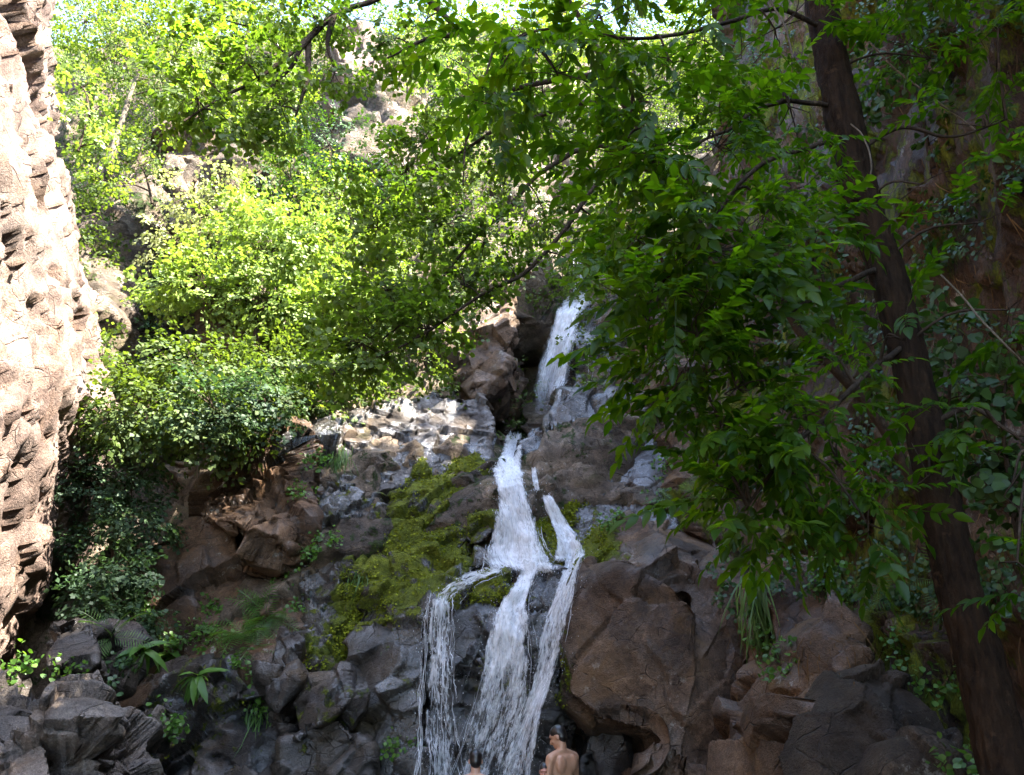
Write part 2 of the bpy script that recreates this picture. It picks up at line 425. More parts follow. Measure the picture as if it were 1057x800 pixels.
zs = np.arange(-1.6, 21, .09)
V, nu, nv = plan_wall([(-8.5, -30), (-7.5, -12), (-6.0, 0), (-6.1, 6), (-6.6, 9.5), (-7.5, 13.4), (-9.1, 15.6), (-13, 17), (-18, 18)], zs,
                      lambda z: .02 * max(0, z) + .30 * max(0, z - 7.5) - .5 * math.exp(-((z - 4.5) / 2.5) ** 2), np.linspace(.5, 22, 20), 460, -1)
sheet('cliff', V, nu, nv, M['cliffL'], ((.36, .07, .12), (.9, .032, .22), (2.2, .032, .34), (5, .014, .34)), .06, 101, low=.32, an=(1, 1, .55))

# -- right cliff, in shade
zs = np.arange(-1.6, 19, .09)
def leanR(z): return .10 * max(0, z) + .10 * max(0, z - 8)
V, nu, nv = plan_wall([(6.5, -30), (5.2, -12), (4.5, 0), (4.35, 4), (4.4, 7), (4.35, 9), (3.9, 11), (3.1, 13.2), (2.9, 15), (3.8, 17.5), (6.5, 20), (12, 23)], zs,
                      leanR, np.linspace(.5, 24, 20), 460, 1)
top = 1 + .125 * sstep(4.2, 5.2, V[:, 1]) * sstep(9.8, 9.0, V[:, 1]) + .04 * np.sin(V[:, 1] * 1.7) - .13 * sstep(2.9, 3.2, V[:, 1]) * sstep(4.2, 3.9, V[:, 1])  # unseen rim raised and notched to place the gorge's shade and a sun gap
V[:, 2] *= np.where(V[:, 2] > 12, 1 + (top - 1) * np.clip((V[:, 2] - 12) / 6, 0, 1), 1)
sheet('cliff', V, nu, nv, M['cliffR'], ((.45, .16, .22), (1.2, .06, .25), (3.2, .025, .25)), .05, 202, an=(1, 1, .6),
      moss=lambda V, N: .42 + .35 * fbm(V * .7, 3, 9))

# -- steep hillside behind and above the fall
def make_hill():
    xs = np.linspace(-26, 22, 400); t = np.linspace(0, 1, 420)
    Yp = np.array([11.9, 12.6, 13.5, 14.6, 15.6, 16.6, 17.6, 20.5, 24.5, 28.5, 34, 60]); Zp = np.array([-1.6, 2.4, 4.5, 6.3, 7.6, 9.0, 11.0, 15.5, 21.6, 27.6, 34, 44])
    tp = np.array([0, .10, .18, .26, .33, .40, .48, .63, .78, .89, .95, 1])
    Yc, Zc = np.interp(t, tp, Yp), np.interp(t, tp, Zp)
    X = np.repeat(xs, len(t)); Y = np.tile(Yc, len(xs)); Z = np.tile(Zc, len(xs))
    rec = np.zeros_like(X)
    g1 = np.exp(-((X - .25) / .9) ** 2); rec += 3.2 * g1 * sstep(5.2, 6.4, Z) * sstep(9.8, 8.2, Z)      # hollow behind the upper fall
    gx = X + 7.3 + .25 * (Z - 6); g2 = np.exp(-(gx / 1.15) ** 2); rec += 4.6 * g2 * sstep(3.5, 6, Z) * sstep(20, 16, Z); rec -= 2.2 * np.exp(-((gx - 2.1) / .75) ** 2) * sstep(7, 9, Z) * sstep(17, 15, Z)   # dark gully on the left
    g3 = np.exp(-((X - 1.4) / .8) ** 2); rec += .9 * g3 * sstep(9.2, 10.2, Z) * sstep(24, 18, Z)         # stream channel above
    rec -= 1.8 * np.exp(-((X + 4.2) / 1.6) ** 2) * sstep(13, 16, Z) * sstep(23, 20, Z)                    # sunny outcrop
    rec += .05 * np.maximum(0, np.abs(X) - 8) * sstep(2, 12, Z)
    V = np.stack([X, Y + rec, Z], 1)
    return sheet('hillside', V, len(xs), len(t), M['hill'], ((.40, .20, .25), (1.1, .09, .25), (2.6, .04, .25)), .09, 303,
                 moss=lambda V, N: .30 + .45 * fbm(V * .6, 3, 19) + .35 * (N[:, 2] - .5), low=.7)
make_hill()

def wetnear(*pts):
    """wetness around points of the stream"""
    C = np.array([at(*p) for p in pts])
    def f(V, N):
        d = np.min(np.linalg.norm(V[:, None] - C[None], axis=2), axis=1)
        return sstep(1.25, .35, d + .35 * fbm(V * 1.5, 3, 55))
    return f
WET = wetnear((600, 300, 16.5), (580, 370, 15.9), (560, 430, 15.2), (540, 460, 14.6), (528, 510, 13.6), (520, 560, 12.8), (580, 540, 12.9), (600, 560, 12.5),
              (500, 600, 12.1), (450, 620, 11.9), (560, 600, 12.1), (520, 650, 11.7), (580, 640, 11.6), (460, 690, 11.5), (510, 720, 11.4), (560, 720, 11.3), (500, 790, 11.2), (560, 800, 11.2), (450, 780, 11.3))

BK = 'rock outcrops around the waterfall'
rock('boulder', [block([(588, 602, 11.2), (602, 584, 11.6), (648, 592, 10.7), (695, 604, 10.6), (726, 628, 10.6), (580, 660, 11.0), (584, 715, 10.8), (612, 742, 10.5), (700, 765, 10.1), (730, 700, 10.3)], 2),
                 block([(594, 575, 12.0), (612, 556, 12.3), (650, 545, 12.4), (700, 534, 12.6), (742, 541, 12.6), (762, 600, 11.6), (600, 600, 11.6), (700, 612, 11.2)], 1.6),
                 block([(712, 605, 11.3), (745, 560, 12), (770, 600, 11.4), (790, 660, 11), (802, 720, 10.7), (808, 800, 10.2), (700, 800, 9.9), (720, 690, 10.3), (660, 772, 10.1)], 2),
                 block([(645, 768, 10.2), (700, 770, 10.0), (800, 780, 9.9), (805, 920, 9.5), (645, 920, 10.0)], 2)],
     M['warm'], .05, ((.40, .07, .22), (1.3, .025, .13)), .05,
     moss=lambda V, N: .75 * sstep(.25, .8, N[:, 2]) * sstep(11.0, 11.8, V[:, 1]) * sstep(2.1, 1.3, V[:, 0]) + .45 * sstep(1.0, .62, V[:, 0]) * sstep(-.2, -.7, N[:, 0]), seed=1,
     label='huge brown boulder right of the waterfall, behind the standing bather', cat='boulder', group=BK)
rock('boulder', [block([(450, 472, 13.9), (470, 463, 14), (505, 481, 13.7), (514, 502, 13.4), (516, 540, 12.9), (480, 572, 12.5), (420, 562, 12.7), (408, 528, 13.2), (425, 492, 13.7)], 1.5),
                 block([(392, 560, 12.6), (420, 540, 12.9), (500, 577, 12.3), (445, 610, 11.9), (438, 660, 11.6), (385, 660, 11.7), (365, 640, 12), (370, 590, 12.5)], 1.5),
                 block([(365, 640, 11.9), (438, 640, 11.6), (438, 720, 11.3), (435, 800, 11.1), (435, 920, 11), (375, 920, 11), (380, 760, 11.2), (348, 700, 11.7)], 1.5)],
     M['mossy'], .042, ((.7, .09, .3), (1.8, .045, .25)), .04,
     moss=lambda V, N: .53 + .4 * (N[:, 2] - .2) + .38 * fbm(V * np.array([1.1, 1.1, 2.2]) + V[:, [2, 0, 1]] * .8, 4, 91, .6) - .5 * sstep(-.85, -.35, V[:, 0]) * sstep(.2, -.2, V[:, 2] - 3.7) - .38 * sstep(2.9, 1.6, V[:, 2]), wet=WET, seed=2,
     label='big sloping boulder thickly covered in bright green moss, left of the falling water', cat='boulder', group=BK)
rock('boulder', [block([(355, 452, 13.9), (375, 427, 14.3), (440, 406, 14.9), (500, 405, 15.2), (511, 440, 14.8), (506, 476, 14.2), (455, 467, 14.0), (420, 502, 13.6), (400, 542, 13.2), (360, 522, 13.2), (350, 480, 13.5)], 2)],
     M['slab'], .04, ((.4, .05, .22), (1.5, .02, .12), (4.5, .010, .15)), .06, wet=lambda V, N: .35 - .35 * sstep(5.6, 6.1, V[:, 2]) + .5 * fbm(V * 1.1, 3, 31), seed=3,
     label='wide grey wet rock slab with a sunlit patch, above the mossy boulder', cat='rock slab', group=BK)
rock('boulder', [block([(468, 398, 15.6), (480, 345, 15.8), (500, 312, 16.2), (525, 308, 16.3), (531, 340, 15.9), (517, 388, 15.5), (490, 403, 15.4), (440, 392, 15.9), (450, 350, 16.2)], 2.2)],
     M['warm'], .045, ((.9, .12, .4), (2.4, .04, .3)), .04, seed=4,
     label='overhanging rock with a sunlit upper face, left of the dark hollow at the upper fall', cat='boulder', group=BK)
rock('boulder', [block([(560, 432, 14.4), (580, 410, 14.8), (620, 402, 15), (612, 460, 13.9), (615, 522, 13.7), (575, 526, 13.6), (563, 470, 14.0)], 2)],
     M['slab'], .045, ((.5, .05, .25), (1.8, .025, .18)), .05, wet=lambda V, N: .4 + .6 * fbm(V * np.array([1.6, 1.6, .6]), 3, 33), seed=5,
     label='rounded orange streaked rock directly right of the bend in the stream', cat='boulder', group=BK)
rock('boulder', [block([(622, 410, 14.9), (648, 400, 15), (667, 430, 14.6), (692, 490, 13.9), (692, 522, 13.6), (620, 527, 13.5), (619, 450, 14.1)], 2)],
     M['slab'], .045, ((.5, .07, .3), (1.8, .03, .2)), .05, wet=lambda V, N: .4 + .6 * fbm(V * 1.3, 3, 34), seed=6,
     label='grey brown rock split by a vertical crack from the orange streaked rock', cat='boulder', group=BK)
rock('boulder', [block([(584, 347, 16.2), (600, 326, 16.8), (628, 318, 16.8), (642, 370, 16), (642, 402, 15.3), (590, 402, 15.6), (580, 375, 15.9)], 2.2)],
     M['slab'], .05, ((.9, .12, .35), (2.4, .06, .3)), .04, wet=lambda V, N: .7 + .4 * fbm(V * 1.3, 3, 35), seed=7,
     label='wet blue grey rock at the lip beside the upper waterfall', cat='boulder', group=BK)
rock('boulder', [block([(640, 330, 16.5), (700, 318, 16), (722, 440, 14.5), (704, 532, 13.4), (690, 500, 13.9), (652, 420, 15)], 2.5)],
     M['warm'], .055, ((.7, .14, .4), (2, .06, .3)), .05, seed=8,
     label='tall brown rock rib half hidden behind the walnut leaves right of the fall', cat='boulder', group=BK)
rock('boulder', [block([(574, 515, 13.35), (590, 510, 13.4), (607, 513, 13.4), (610, 535, 13.1), (580, 542, 13.0)], .7)], M['mossy'], .03, ((1.5, .04, .2),), .03,
     moss=lambda V, N: .75 + 0 * V[:, 0], seed=9, label='small rounded rock capped with vivid moss beside the thin right stream', cat='rock', group=BK)
rock('boulder', [block([(560, 505, 13.6), (690, 520, 13.2), (700, 546, 12.5), (625, 562, 12.4), (592, 566, 12.4), (570, 540, 12.9)], 1.5)], M['wet'], .045, ((1, .07, .3), (2.6, .04, .2)), .03,
     moss=lambda V, N: .35 + .3 * fbm(V, 3, 77), wet=lambda V, N: .6 + 0 * V[:, 0], seed=10, label='low wet shelf of dark rock behind the huge brown boulder', cat='rock shelf', group=BK)
rock('boulder', [block([(540, 500, 13.6), (560, 520, 13.3), (572, 560, 12.7), (582, 592, 12.3), (548, 590, 12.2), (545, 540, 12.9), (538, 488, 13.9)], 1.5)], M['black'], .035, ((1.3, .06, .3), (3, .03, .2)), .03,
     moss=lambda V, N: .40 + .35 * N[:, 2], wet=lambda V, N: .6 + 0 * V[:, 0], seed=11, label='dark mossy wedge of rock parting the stream into two branches', cat='rock', group=BK)
rock('boulder', [block([(536, 452, 14.6), (548, 440, 14.8), (559, 441, 14.7), (566, 480, 14.2), (566, 503, 13.9), (542, 492, 14.0)], 1.0)], M['wet'], .035, ((1.3, .08, .3), (3, .04, .2)), .03, wet=lambda V, N: .7 + 0 * V[:, 0], seed=12,
     label='small wet rock where the upper fall turns into the cascade', cat='rock', group=BK)
rock('boulder', [block([(480, 602, 12.0), (495, 592, 12.1), (522, 587, 12.2), (537, 600, 12), (530, 618, 11.8), (488, 622, 11.75)], .8)], M['black'], .03, ((1.5, .03, .2),), .02,
     moss=lambda V, N: .48 * sstep(-.2, -.75, N[:, 1]) + .1, wet=lambda V, N: .8 + 0 * V[:, 0], seed=13, soften=8, label='smooth dark stone on the lip between the left veil and the main fall', cat='stone', group=BK)
rock('boulder', [block([(540, 604, 12.0), (556, 594, 12.1), (576, 595, 12.1), (588, 606, 11.95), (582, 625, 11.75), (548, 628, 11.7)], .8)], M['black'], .03, ((1.5, .03, .2),), .02,
     wet=lambda V, N: .8 + 0 * V[:, 0], seed=14, soften=8, label='smooth dark stone on the lip between the main fall and the right branch', cat='stone', group=BK)
rock('boulder', [block([(440, 622, 11.9), (455, 607, 12.2), (500, 607, 12.1), (540, 632, 11.8), (585, 612, 12.0), (592, 650, 11.7), (578, 740, 11.45), (592, 920, 11.4), (440, 920, 11.45), (436, 700, 11.6)], 2.2),
                 block([(441, 628, 11.65), (470, 607, 11.8), (528, 625, 11.6), (540, 672, 11.4), (500, 702, 11.3), (450, 692, 11.4)], 1.0),
                 block([(545, 640, 11.5), (560, 626, 11.6), (575, 640, 11.6), (570, 700, 11.35), (550, 700, 11.3)], 1.0)],
     M['black'], .04, ((.9, .08, .3), (2.3, .045, .25)), .03, moss=lambda V, N: .25 + .3 * fbm(V * 1.2, 3, 78) + .2 * sstep(0, 1, N[:, 2]), wet=lambda V, N: .55 + .4 * fbm(V, 2, 3), seed=15,
     label='broad black wet ledge that the lower waterfall pours over', cat='rock ledge', group=BK)
rock('boulder', [block([(598, 690, 11.6), (655, 700, 11.4), (665, 920, 11.0), (598, 920, 11.2)], 1.0)], M['black'], .06, ((1, .06, .3),), .03, seed=16,
     label='dark recessed rock under the huge brown boulder behind the bather', cat='rock', group=BK)
# fractured left side
rock('boulder', [block([(290, 452, 13.3), (318, 438, 13.9), (352, 442, 13.9), (362, 500, 13.2), (402, 560, 12.7), (372, 640, 12.2), (350, 692, 11.9), (302, 700, 11.9), (302, 620, 12.2), (322, 560, 12.6), (326, 500, 12.9)], 1.6)],
     M['slab'], .04, ((1.35, .17, .55), (3.2, .06, .35)), .035, moss=lambda V, N: .32 + .35 * fbm(V * .9, 3, 21) + .25 * sstep(-2.9, -2.2, V[:, 0]), wet=lambda V, N: .4 + .7 * fbm(V * 1.4, 3, 36), seed=17,
     label='fractured blocky outcrop with deep cracks between the brown face and the mossy boulder', cat='rock outcrop', group=BK)
rock('boulder', [block([(195, 522, 12.2), (215, 472, 12.8), (260, 442, 13.2), (312, 440, 13.2), (318, 480, 12.8), (322, 532, 12.4), (300, 562, 12.2), (275, 556, 11.9), (240, 537, 11.7), (205, 541, 12)], 1.6)],
     M['brown'], .04, ((.5, .06, .3), (1.3, .07, .3), (3.2, .025, .2)), .04, seed=18,
     label='jutting brown rock block overhanging the plain brown face, under the shrubs', cat='boulder', group=BK)
rock('boulder', [block([(148, 560, 12.5), (200, 540, 12.7), (280, 560, 12.8), (320, 600, 12.5), (305, 692, 12), (250, 692, 11.9), (170, 702, 12.1), (140, 650, 12.4)], 1.5)],
     M['brown'], .05, ((.6, .08, .3), (1.8, .045, .25)), .035, seed=19,
     label='smooth brown rock face with pale lichen spots and a thin crack, above the ferns', cat='rock wall', group=BK)
rock('boulder', [block([(100, 705, 11.3), (180, 697, 11.5), (292, 692, 11.5), (295, 920, 10.8), (70, 920, 10.6)], 1.6)],
     M['wet'], .05, ((.9, .12, .45), (2.2, .06, .3)), .045, moss=lambda V, N: .3 + .3 * fbm(V, 3, 23), seed=20,
     label='dark damp rock wall below the row of ferns', cat='rock wall', group=BK)
rock('boulder', [block([(268, 692, 11.3), (290, 646, 11.6), (309, 662, 11.4), (307, 700, 11.1), (286, 736, 11.1)], .8)], M['slab'], .03, ((1.2, .05, .3), (3, .02, .2)), .02, seed=21,
     label='pale grey upright stone wedged at the right end of the ferns', cat='stone', group=BK)
rock('boulder', [block([(300, 732, 11.2), (320, 702, 11.3), (356, 692, 11.3), (362, 722, 11.0), (330, 747, 10.9), (305, 762, 11.0)], .9)], M['slab'], .03, ((1.2, .05, .3), (3, .02, .2)), .025,
     moss=lambda V, N: .34 * sstep(2.0, 1.5, V[:, 2]), seed=22, label='flat tilted grey stone with moss along its lower edge', cat='stone', group=BK)
rock('boulder', [block([(292, 765, 11.1), (350, 742, 11), (382, 772, 10.9), (384, 920, 10.7), (285, 920, 10.8)], 1)], M['mossy'], .035, ((1.1, .08, .35), (2.8, .03, .2)), .03,
     moss=lambda V, N: .22 + .3 * fbm(V, 3, 24), seed=23, label='mossy rock at the bottom edge left of the white veil', cat='rock', group=BK)
rock('boulder', [block([(42, 668, 9.4), (52, 645, 9.4), (76, 632, 9.5), (97, 640, 9.5), (104, 664, 9.4), (96, 692, 9.2), (55, 696, 9.1)], 1.0)], M['grey'], .03, ((1.2, .06, .3), (3, .02, .2)), .025, seed=24,
     label='rounded purple grey boulder lying at the foot of the sunny cliff', cat='boulder', group=BK)
rock('boulder', [block([(-70, 690, 8.2), (20, 698, 8.6), (60, 706, 8.6), (96, 722, 8.4), (118, 762, 8), (124, 920, 7.5), (-80, 920, 7.0), (40, 737, 7.7), (80, 742, 7.8), (-80, 742, 7.4)], 1.6)],
     M['pale'], .035, ((.9, .13, .5), (2.2, .07, .35), (5, .02, .2)), .03, seed=25,
     label='jagged light grey outcrop in the lower left corner, partly sunlit', cat='rock outcrop', group=BK)
rock('boulder', [block([(812, 800, 7.6), (818, 720, 8), (835, 660, 8.3), (855, 641, 8.5), (885, 636, 8.4), (900, 662, 8.0), (870, 702, 7.6), (850, 762, 7.3), (845, 920, 6.9), (795, 920, 7.2)], 1.8)],
     M['warm'], .04, ((.8, .10, .4), (2, .05, .3)), .05, seed=26,
     label='tall pale brown rock standing behind the dark round boulder at lower right', cat='boulder', group=BK)
rock('boulder', [block([(845, 762, 6.6), (848, 722, 6.8), (866, 696, 7), (900, 693, 7), (935, 706, 6.9), (960, 737, 6.7), (990, 757, 6.6), (1005, 790, 6.4), (1008, 900, 6.1), (846, 900, 6.2)], 1.2)],
     M['dark'], .03, ((.9, .05, .3), (2.4, .03, .2)), .03, seed=27, soften=6,
     label='dark rounded boulder left of the leaning tree trunk base', cat='boulder', group=BK)
rock('boulder', [block([(914, 792, 6.0), (925, 772, 6.1), (955, 766, 6.1), (985, 781, 6), (1002, 820, 5.9), (912, 860, 5.8)], .6)], M['dark'], .025, ((1.3, .03, .2),), .02, seed=28, soften=6,
     label='small dark stone in front of the dark rounded boulder', cat='stone', group=BK)
rock('boulder', [block([(788, 592, 9.8), (800, 576, 10), (840, 576, 9.8), (852, 640, 9.2), (822, 684, 9), (800, 662, 9.3)], 1.3)], M['brown'], .035, ((1, .07, .3), (2.6, .03, .2)), .04, seed=29,
     label='tan rock block wedged under the hanging walnut leaves, right of the brown boulder', cat='rock', group=BK)

rock('boulder', [block([(345, 62, 22), (370, 40, 22.5), (400, 55, 22.3), (422, 95, 21.6), (426, 142, 20.8), (385, 152, 20.6), (350, 132, 20.8), (334, 96, 21.3)], 2.5)], M['cliffL'], .07, ((.5, .16, .35), (1.5, .06, .3)), .06, seed=40,
     label='sunlit pale outcrop standing high on the wooded slope near the top edge', cat='rock outcrop', group=BK)
rock('boulder', [block([(176, 140, 18.6), (195, 132, 18.8), (209, 170, 18.4), (206, 228, 17.6), (180, 235, 17.6), (170, 182, 18)], 2.0)], M['hill'], .06, ((.5, .12, .35), (1.5, .06, .3)), .06, seed=41,
     label='upright brown rock rib at the right side of the shaded gully', cat='rock outcrop', group=BK)

# ------------------------------------------------------------------ ray casting onto the rocks
def build_bvh():
    Vs, Fs, c = [], [], 0
    for o in ROCKS:
        me = o.data; n = len(me.vertices); a = np.empty(n * 3, np.float32); me.vertices.foreach_get('co', a)
        Vs.append(a.reshape(-1, 3) + np.array(o.location)[None])
        L = np.empty(len(me.loops), np.int32); me.loops.foreach_get('vertex_index', L)
        me.calc_loop_triangles(); t = np.empty(len(me.loop_triangles) * 3, np.int32); me.loop_triangles.foreach_get('vertices', t)
        Fs.append(t.reshape(-1, 3) + c); c += n
    return BVHTree.FromPolygons(np.concatenate(Vs).tolist(), np.concatenate(Fs).tolist())
BVH = build_bvh()
def hit(px, py):
    r = Vector(ray(px, py)).normalized()
    h = BVH.ray_cast(Vector(CAM), r)
    if h[0] is None: return at(px, py, 20), np.array([0, -1, 0.0])
    n = np.array(h[1]); n = n if n @ np.array(r) < 0 else -n
    return np.array(h[0]), n
# ------------------------------------------------------------------ foliage
def tmpl(rows, fold=.12, droop=.15, width=.5):
    """leaf along +x, unit length; rows = [(t, halfwidth)]; two strips folded on the midrib"""
    V, idx = [], []
    for t, w in rows:
        z = -droop * t * t
        if w == 0: V.append((t, 0, z)); idx.append((len(V) - 1,) * 3)
        else:
            V += [(t, 0, z), (t, w * width, z + fold * w), (t, -w * width, z + fold * w)]; k = len(V); idx.append((k - 3, k - 2, k - 1))
    tri, quad = [], []
    for a, b in zip(idx[:-1], idx[1:]):
        for s, flip in ((1, False), (2, True)):
            q = [a[0], b[0], b[s], a[s]]
            if flip: q = q[::-1]
            u = list(dict.fromkeys(q))
            (tri if len(u) == 3 else quad).append(u)
    return np.array(V, float), [np.array(x) for x in (tri, quad) if x]

LEAFLET = tmpl([(0, 0), (.15, .30), (.42, .5), (.75, .32), (1, 0)], .16, .25, .46)
OVAL = tmpl([(0, 0), (.3, .5), (.7, .42), (1, 0)], .12, .18, .95)
TINY = tmpl([(0, 0), (.45, .5), (1, 0)], .12, .15, 1.0)
STRAP = tmpl([(0, .1), (.15, .45), (.5, .5), (.8, .35), (1, 0)], .1, .9, .34)
BLADE = tmpl([(0, .5), (.35, .45), (.7, .3), (1, 0)], .0, .6, .035)

def norm(a): return a / (np.linalg.norm(a, axis=-1, keepdims=True) + 1e-9)

def put(mb, T, pos, dirs, nrm, size):
    """copies of one leaf template into the mesh builder"""
    V, Fs = T; n = len(pos)
    x = norm(dirs); z = norm(nrm - x * (nrm * x).sum(1, keepdims=True)); y = np.cross(z, x)
    W = pos[:, None] + size[:, None, None] * (V[None, :, 0:1] * x[:, None] + V[None, :, 1:2] * y[:, None] + V[None, :, 2:3] * z[:, None])
    k = len(V); first = True; base = mb.c
    off = (np.arange(n) * k)[:, None, None]
    for F in Fs:
        G = (F[None] + off).reshape(-1, F.shape[1])
        if first: mb.add(W.reshape(-1, 3), G); first = False
        else:
            mb.f.append((G + base).ravel()); mb.n.append(np.full(len(G), G.shape[1]))

def rnd(n, k=3): return RNG.normal(size=(n, k))

def sprays(mb, C, out, n_leaf, rad, size, T, flat=.25, up=.6, droop=.25):
    """flat sprays of leaves: one spray at each point of C growing along out"""
    n = len(C)
    d = norm(out + .35 * rnd(n)); d[:, 2] -= droop; d = norm(d)
    nr = norm(np.array([0, 0, 1.0]) * up + .5 * out + .38 * rnd(n))
    nr = norm(nr - d * (nr * d).sum(1, keepdims=True)); sd = np.cross(nr, d)
    rr = rad * RNG.uniform(.6, 1.35, n)
    a = RNG.uniform(-.15, 1, (n, n_leaf)); wmax = .55 * (1 - .55 * np.clip(a, 0, 1))
    b = RNG.uniform(-1, 1, (n, n_leaf)) * wmax; c = RNG.normal(size=(n, n_leaf)) * flat * .35
    P = C[:, None] + rr[:, None, None] * (a[..., None] * d[:, None] + b[..., None] * sd[:, None] + c[..., None] * nr[:, None])
    L = d[:, None] * .6 + sd[:, None] * np.sign(b)[..., None] * RNG.uniform(.3, 1.1, (n, n_leaf, 1)) + .25 * RNG.normal(size=(n, n_leaf, 3))
    L[..., 2] -= droop * .7
    NN = nr[:, None] + .33 * RNG.normal(size=(n, n_leaf, 3))
    s = size * RNG.uniform(.55, 1.3, (n, n_leaf))
    put(mb, T, P.reshape(-1, 3), L.reshape(-1, 3), NN.reshape(-1, 3), s.ravel())
    return d

def ellipsoid_pts(c, r, n, shell=.5):
    u = norm(rnd(n)); k = RNG.uniform(0, 1, n) ** shell
    lump = 1 + .28 * vnoise(u * 2.1 + np.asarray(c) * 3.1, 5)
    return np.asarray(c) + u * (k * lump)[:, None] * np.asarray(r), u

def crown(mb, newb, clumps, size, T, n_leaf=16, rad=.45, root=None, twig=.012, up=.6, droop=.25, every=3):
    """clumps: (centre, radii, number of sprays). twigs run from the root path to the sprays"""
    for c, r, n in clumps:
        P, u = ellipsoid_pts(c, r, n)
        sprays(mb, P, u, n_leaf, rad, size, T, up=up, droop=droop)
        if root is not None and newb is not None:
            tw = MB(); newb.append(tw)
            Q = root[np.argmin(((root - np.asarray(c)) ** 2).sum(1))]
            m = (Q + np.asarray(c)) / 2 + np.array([0, 0, .12]) * np.linalg.norm(np.asarray(c) - Q)
            V, F = tube(smooth_path([Q, m, np.asarray(c)], 7), np.linspace(twig * 2.2, twig * 1.2, 7), 5); tw.add(V, F)
            for p in P[::every]:
                mid = (np.asarray(c) + p) / 2 + .12 * rnd(1)[0] * np.mean(r)
                V, F = tube(smooth_path([np.asarray(c), mid, p], 5), np.linspace(twig * 1.1, twig * .35, 5), 3); tw.add(V, F)

def px_clump(px, py, Y, rpx, n, squash=.8, depth=1.0):
    c = at(px, py, Y); s = (Y / ray(px, py)[1]) / FPX
    return (c, np.array([rpx * s, rpx * s * depth, rpx * s * squash]), n)

def tree(name, base, stem, clumps, size, mat, label, cat='tree', group=None, T=TINY, n_leaf=16, rad=.45, r0=.09, bark='twig', twig=.012, up=.6, droop=.25, extra=(), every=3):
    """thing > trunk, branches, crown.  stem: world points from the base up"""
    base = np.asarray(base, float)
    root = empty(name, base, label, cat, group)
    path = smooth_path([base - np.array([0, 0, .15])] + list(stem), 24)
    t = MB(); V, F = tube(path, np.linspace(r0, r0 * .35, 24), 8); t.add(V, F)
    t.build('trunk', M[bark], root)
    allp = [path]; bs = []
    for e in extra:
        pp = smooth_path(e, 16); allp.append(pp); V, F = tube(pp, np.linspace(r0 * .55, r0 * .15, 16), 6); b = MB(); b.add(V, F); bs.append(b)
    L = MB(); crown(L, bs, clumps, size, T, n_leaf, rad, np.vstack(allp), twig, up, droop, every)
    for b in bs: b.build('branch', M[bark], root)
    L.build('crown', M[mat], root, smooth=True)
    return root

HG = 'trees and shrubs on the sunny slope'
def bush(label, clumps, size, mat, base_px, stem_n=1, cat='shrub', name=None, group=HG, **kw):
    """clumps given as (px, py, Y, rpx, n)"""
    cl = [px_clump(*c) for c in clumps]
    b = np.array(base_px if len(base_px) == 3 and isinstance(base_px, np.ndarray) else at(*base_px))
    cc = np.mean([c[0] for c in cl], 0)
    stem = [(b * .5 + cc * .5) + np.array([0, .0, .1]), cc]
    return tree(name or cat.replace(' ', '_'), b, stem, cl, size, M_key(mat), label, cat, group, extra=[], **kw)
def M_key(k): return k

# ---- sunny side, from near to far
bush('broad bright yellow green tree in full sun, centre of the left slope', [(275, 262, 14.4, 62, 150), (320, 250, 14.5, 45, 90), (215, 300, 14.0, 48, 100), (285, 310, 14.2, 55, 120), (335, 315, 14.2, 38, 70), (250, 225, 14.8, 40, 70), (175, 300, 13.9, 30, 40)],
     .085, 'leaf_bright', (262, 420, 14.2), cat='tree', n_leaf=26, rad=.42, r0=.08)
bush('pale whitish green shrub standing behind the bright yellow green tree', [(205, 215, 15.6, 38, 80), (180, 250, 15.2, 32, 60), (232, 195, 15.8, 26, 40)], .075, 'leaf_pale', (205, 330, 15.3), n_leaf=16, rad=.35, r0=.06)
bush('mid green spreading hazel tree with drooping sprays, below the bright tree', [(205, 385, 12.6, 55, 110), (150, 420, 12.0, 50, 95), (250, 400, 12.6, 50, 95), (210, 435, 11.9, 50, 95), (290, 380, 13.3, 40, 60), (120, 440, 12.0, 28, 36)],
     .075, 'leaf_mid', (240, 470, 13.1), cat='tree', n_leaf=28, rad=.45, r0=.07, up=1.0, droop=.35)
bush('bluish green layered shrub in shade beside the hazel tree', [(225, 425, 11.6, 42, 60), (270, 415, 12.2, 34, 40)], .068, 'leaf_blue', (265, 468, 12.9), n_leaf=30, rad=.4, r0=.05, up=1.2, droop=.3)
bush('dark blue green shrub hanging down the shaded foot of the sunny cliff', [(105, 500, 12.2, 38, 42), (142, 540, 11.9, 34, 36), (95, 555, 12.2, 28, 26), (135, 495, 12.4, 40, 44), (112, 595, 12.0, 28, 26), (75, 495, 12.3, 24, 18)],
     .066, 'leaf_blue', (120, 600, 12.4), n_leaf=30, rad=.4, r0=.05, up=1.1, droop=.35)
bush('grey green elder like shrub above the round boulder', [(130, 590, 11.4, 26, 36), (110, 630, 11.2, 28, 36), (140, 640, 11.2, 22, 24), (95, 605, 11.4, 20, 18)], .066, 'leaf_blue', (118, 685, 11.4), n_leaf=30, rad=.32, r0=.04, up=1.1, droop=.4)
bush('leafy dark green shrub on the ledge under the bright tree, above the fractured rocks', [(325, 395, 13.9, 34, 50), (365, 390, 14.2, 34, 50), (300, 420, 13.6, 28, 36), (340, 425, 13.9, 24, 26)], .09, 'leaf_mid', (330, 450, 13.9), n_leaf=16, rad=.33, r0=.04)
bush('sunlit bush to the right of the bright tree, against the slope', [(385, 270, 15.6, 42, 70), (370, 315, 15.2, 38, 60), (400, 325, 15.4, 34, 50), (350, 205, 16.4, 40, 60)], .075, 'leaf_far', (385, 370, 15.3), n_leaf=27, rad=.4, r0=.06)
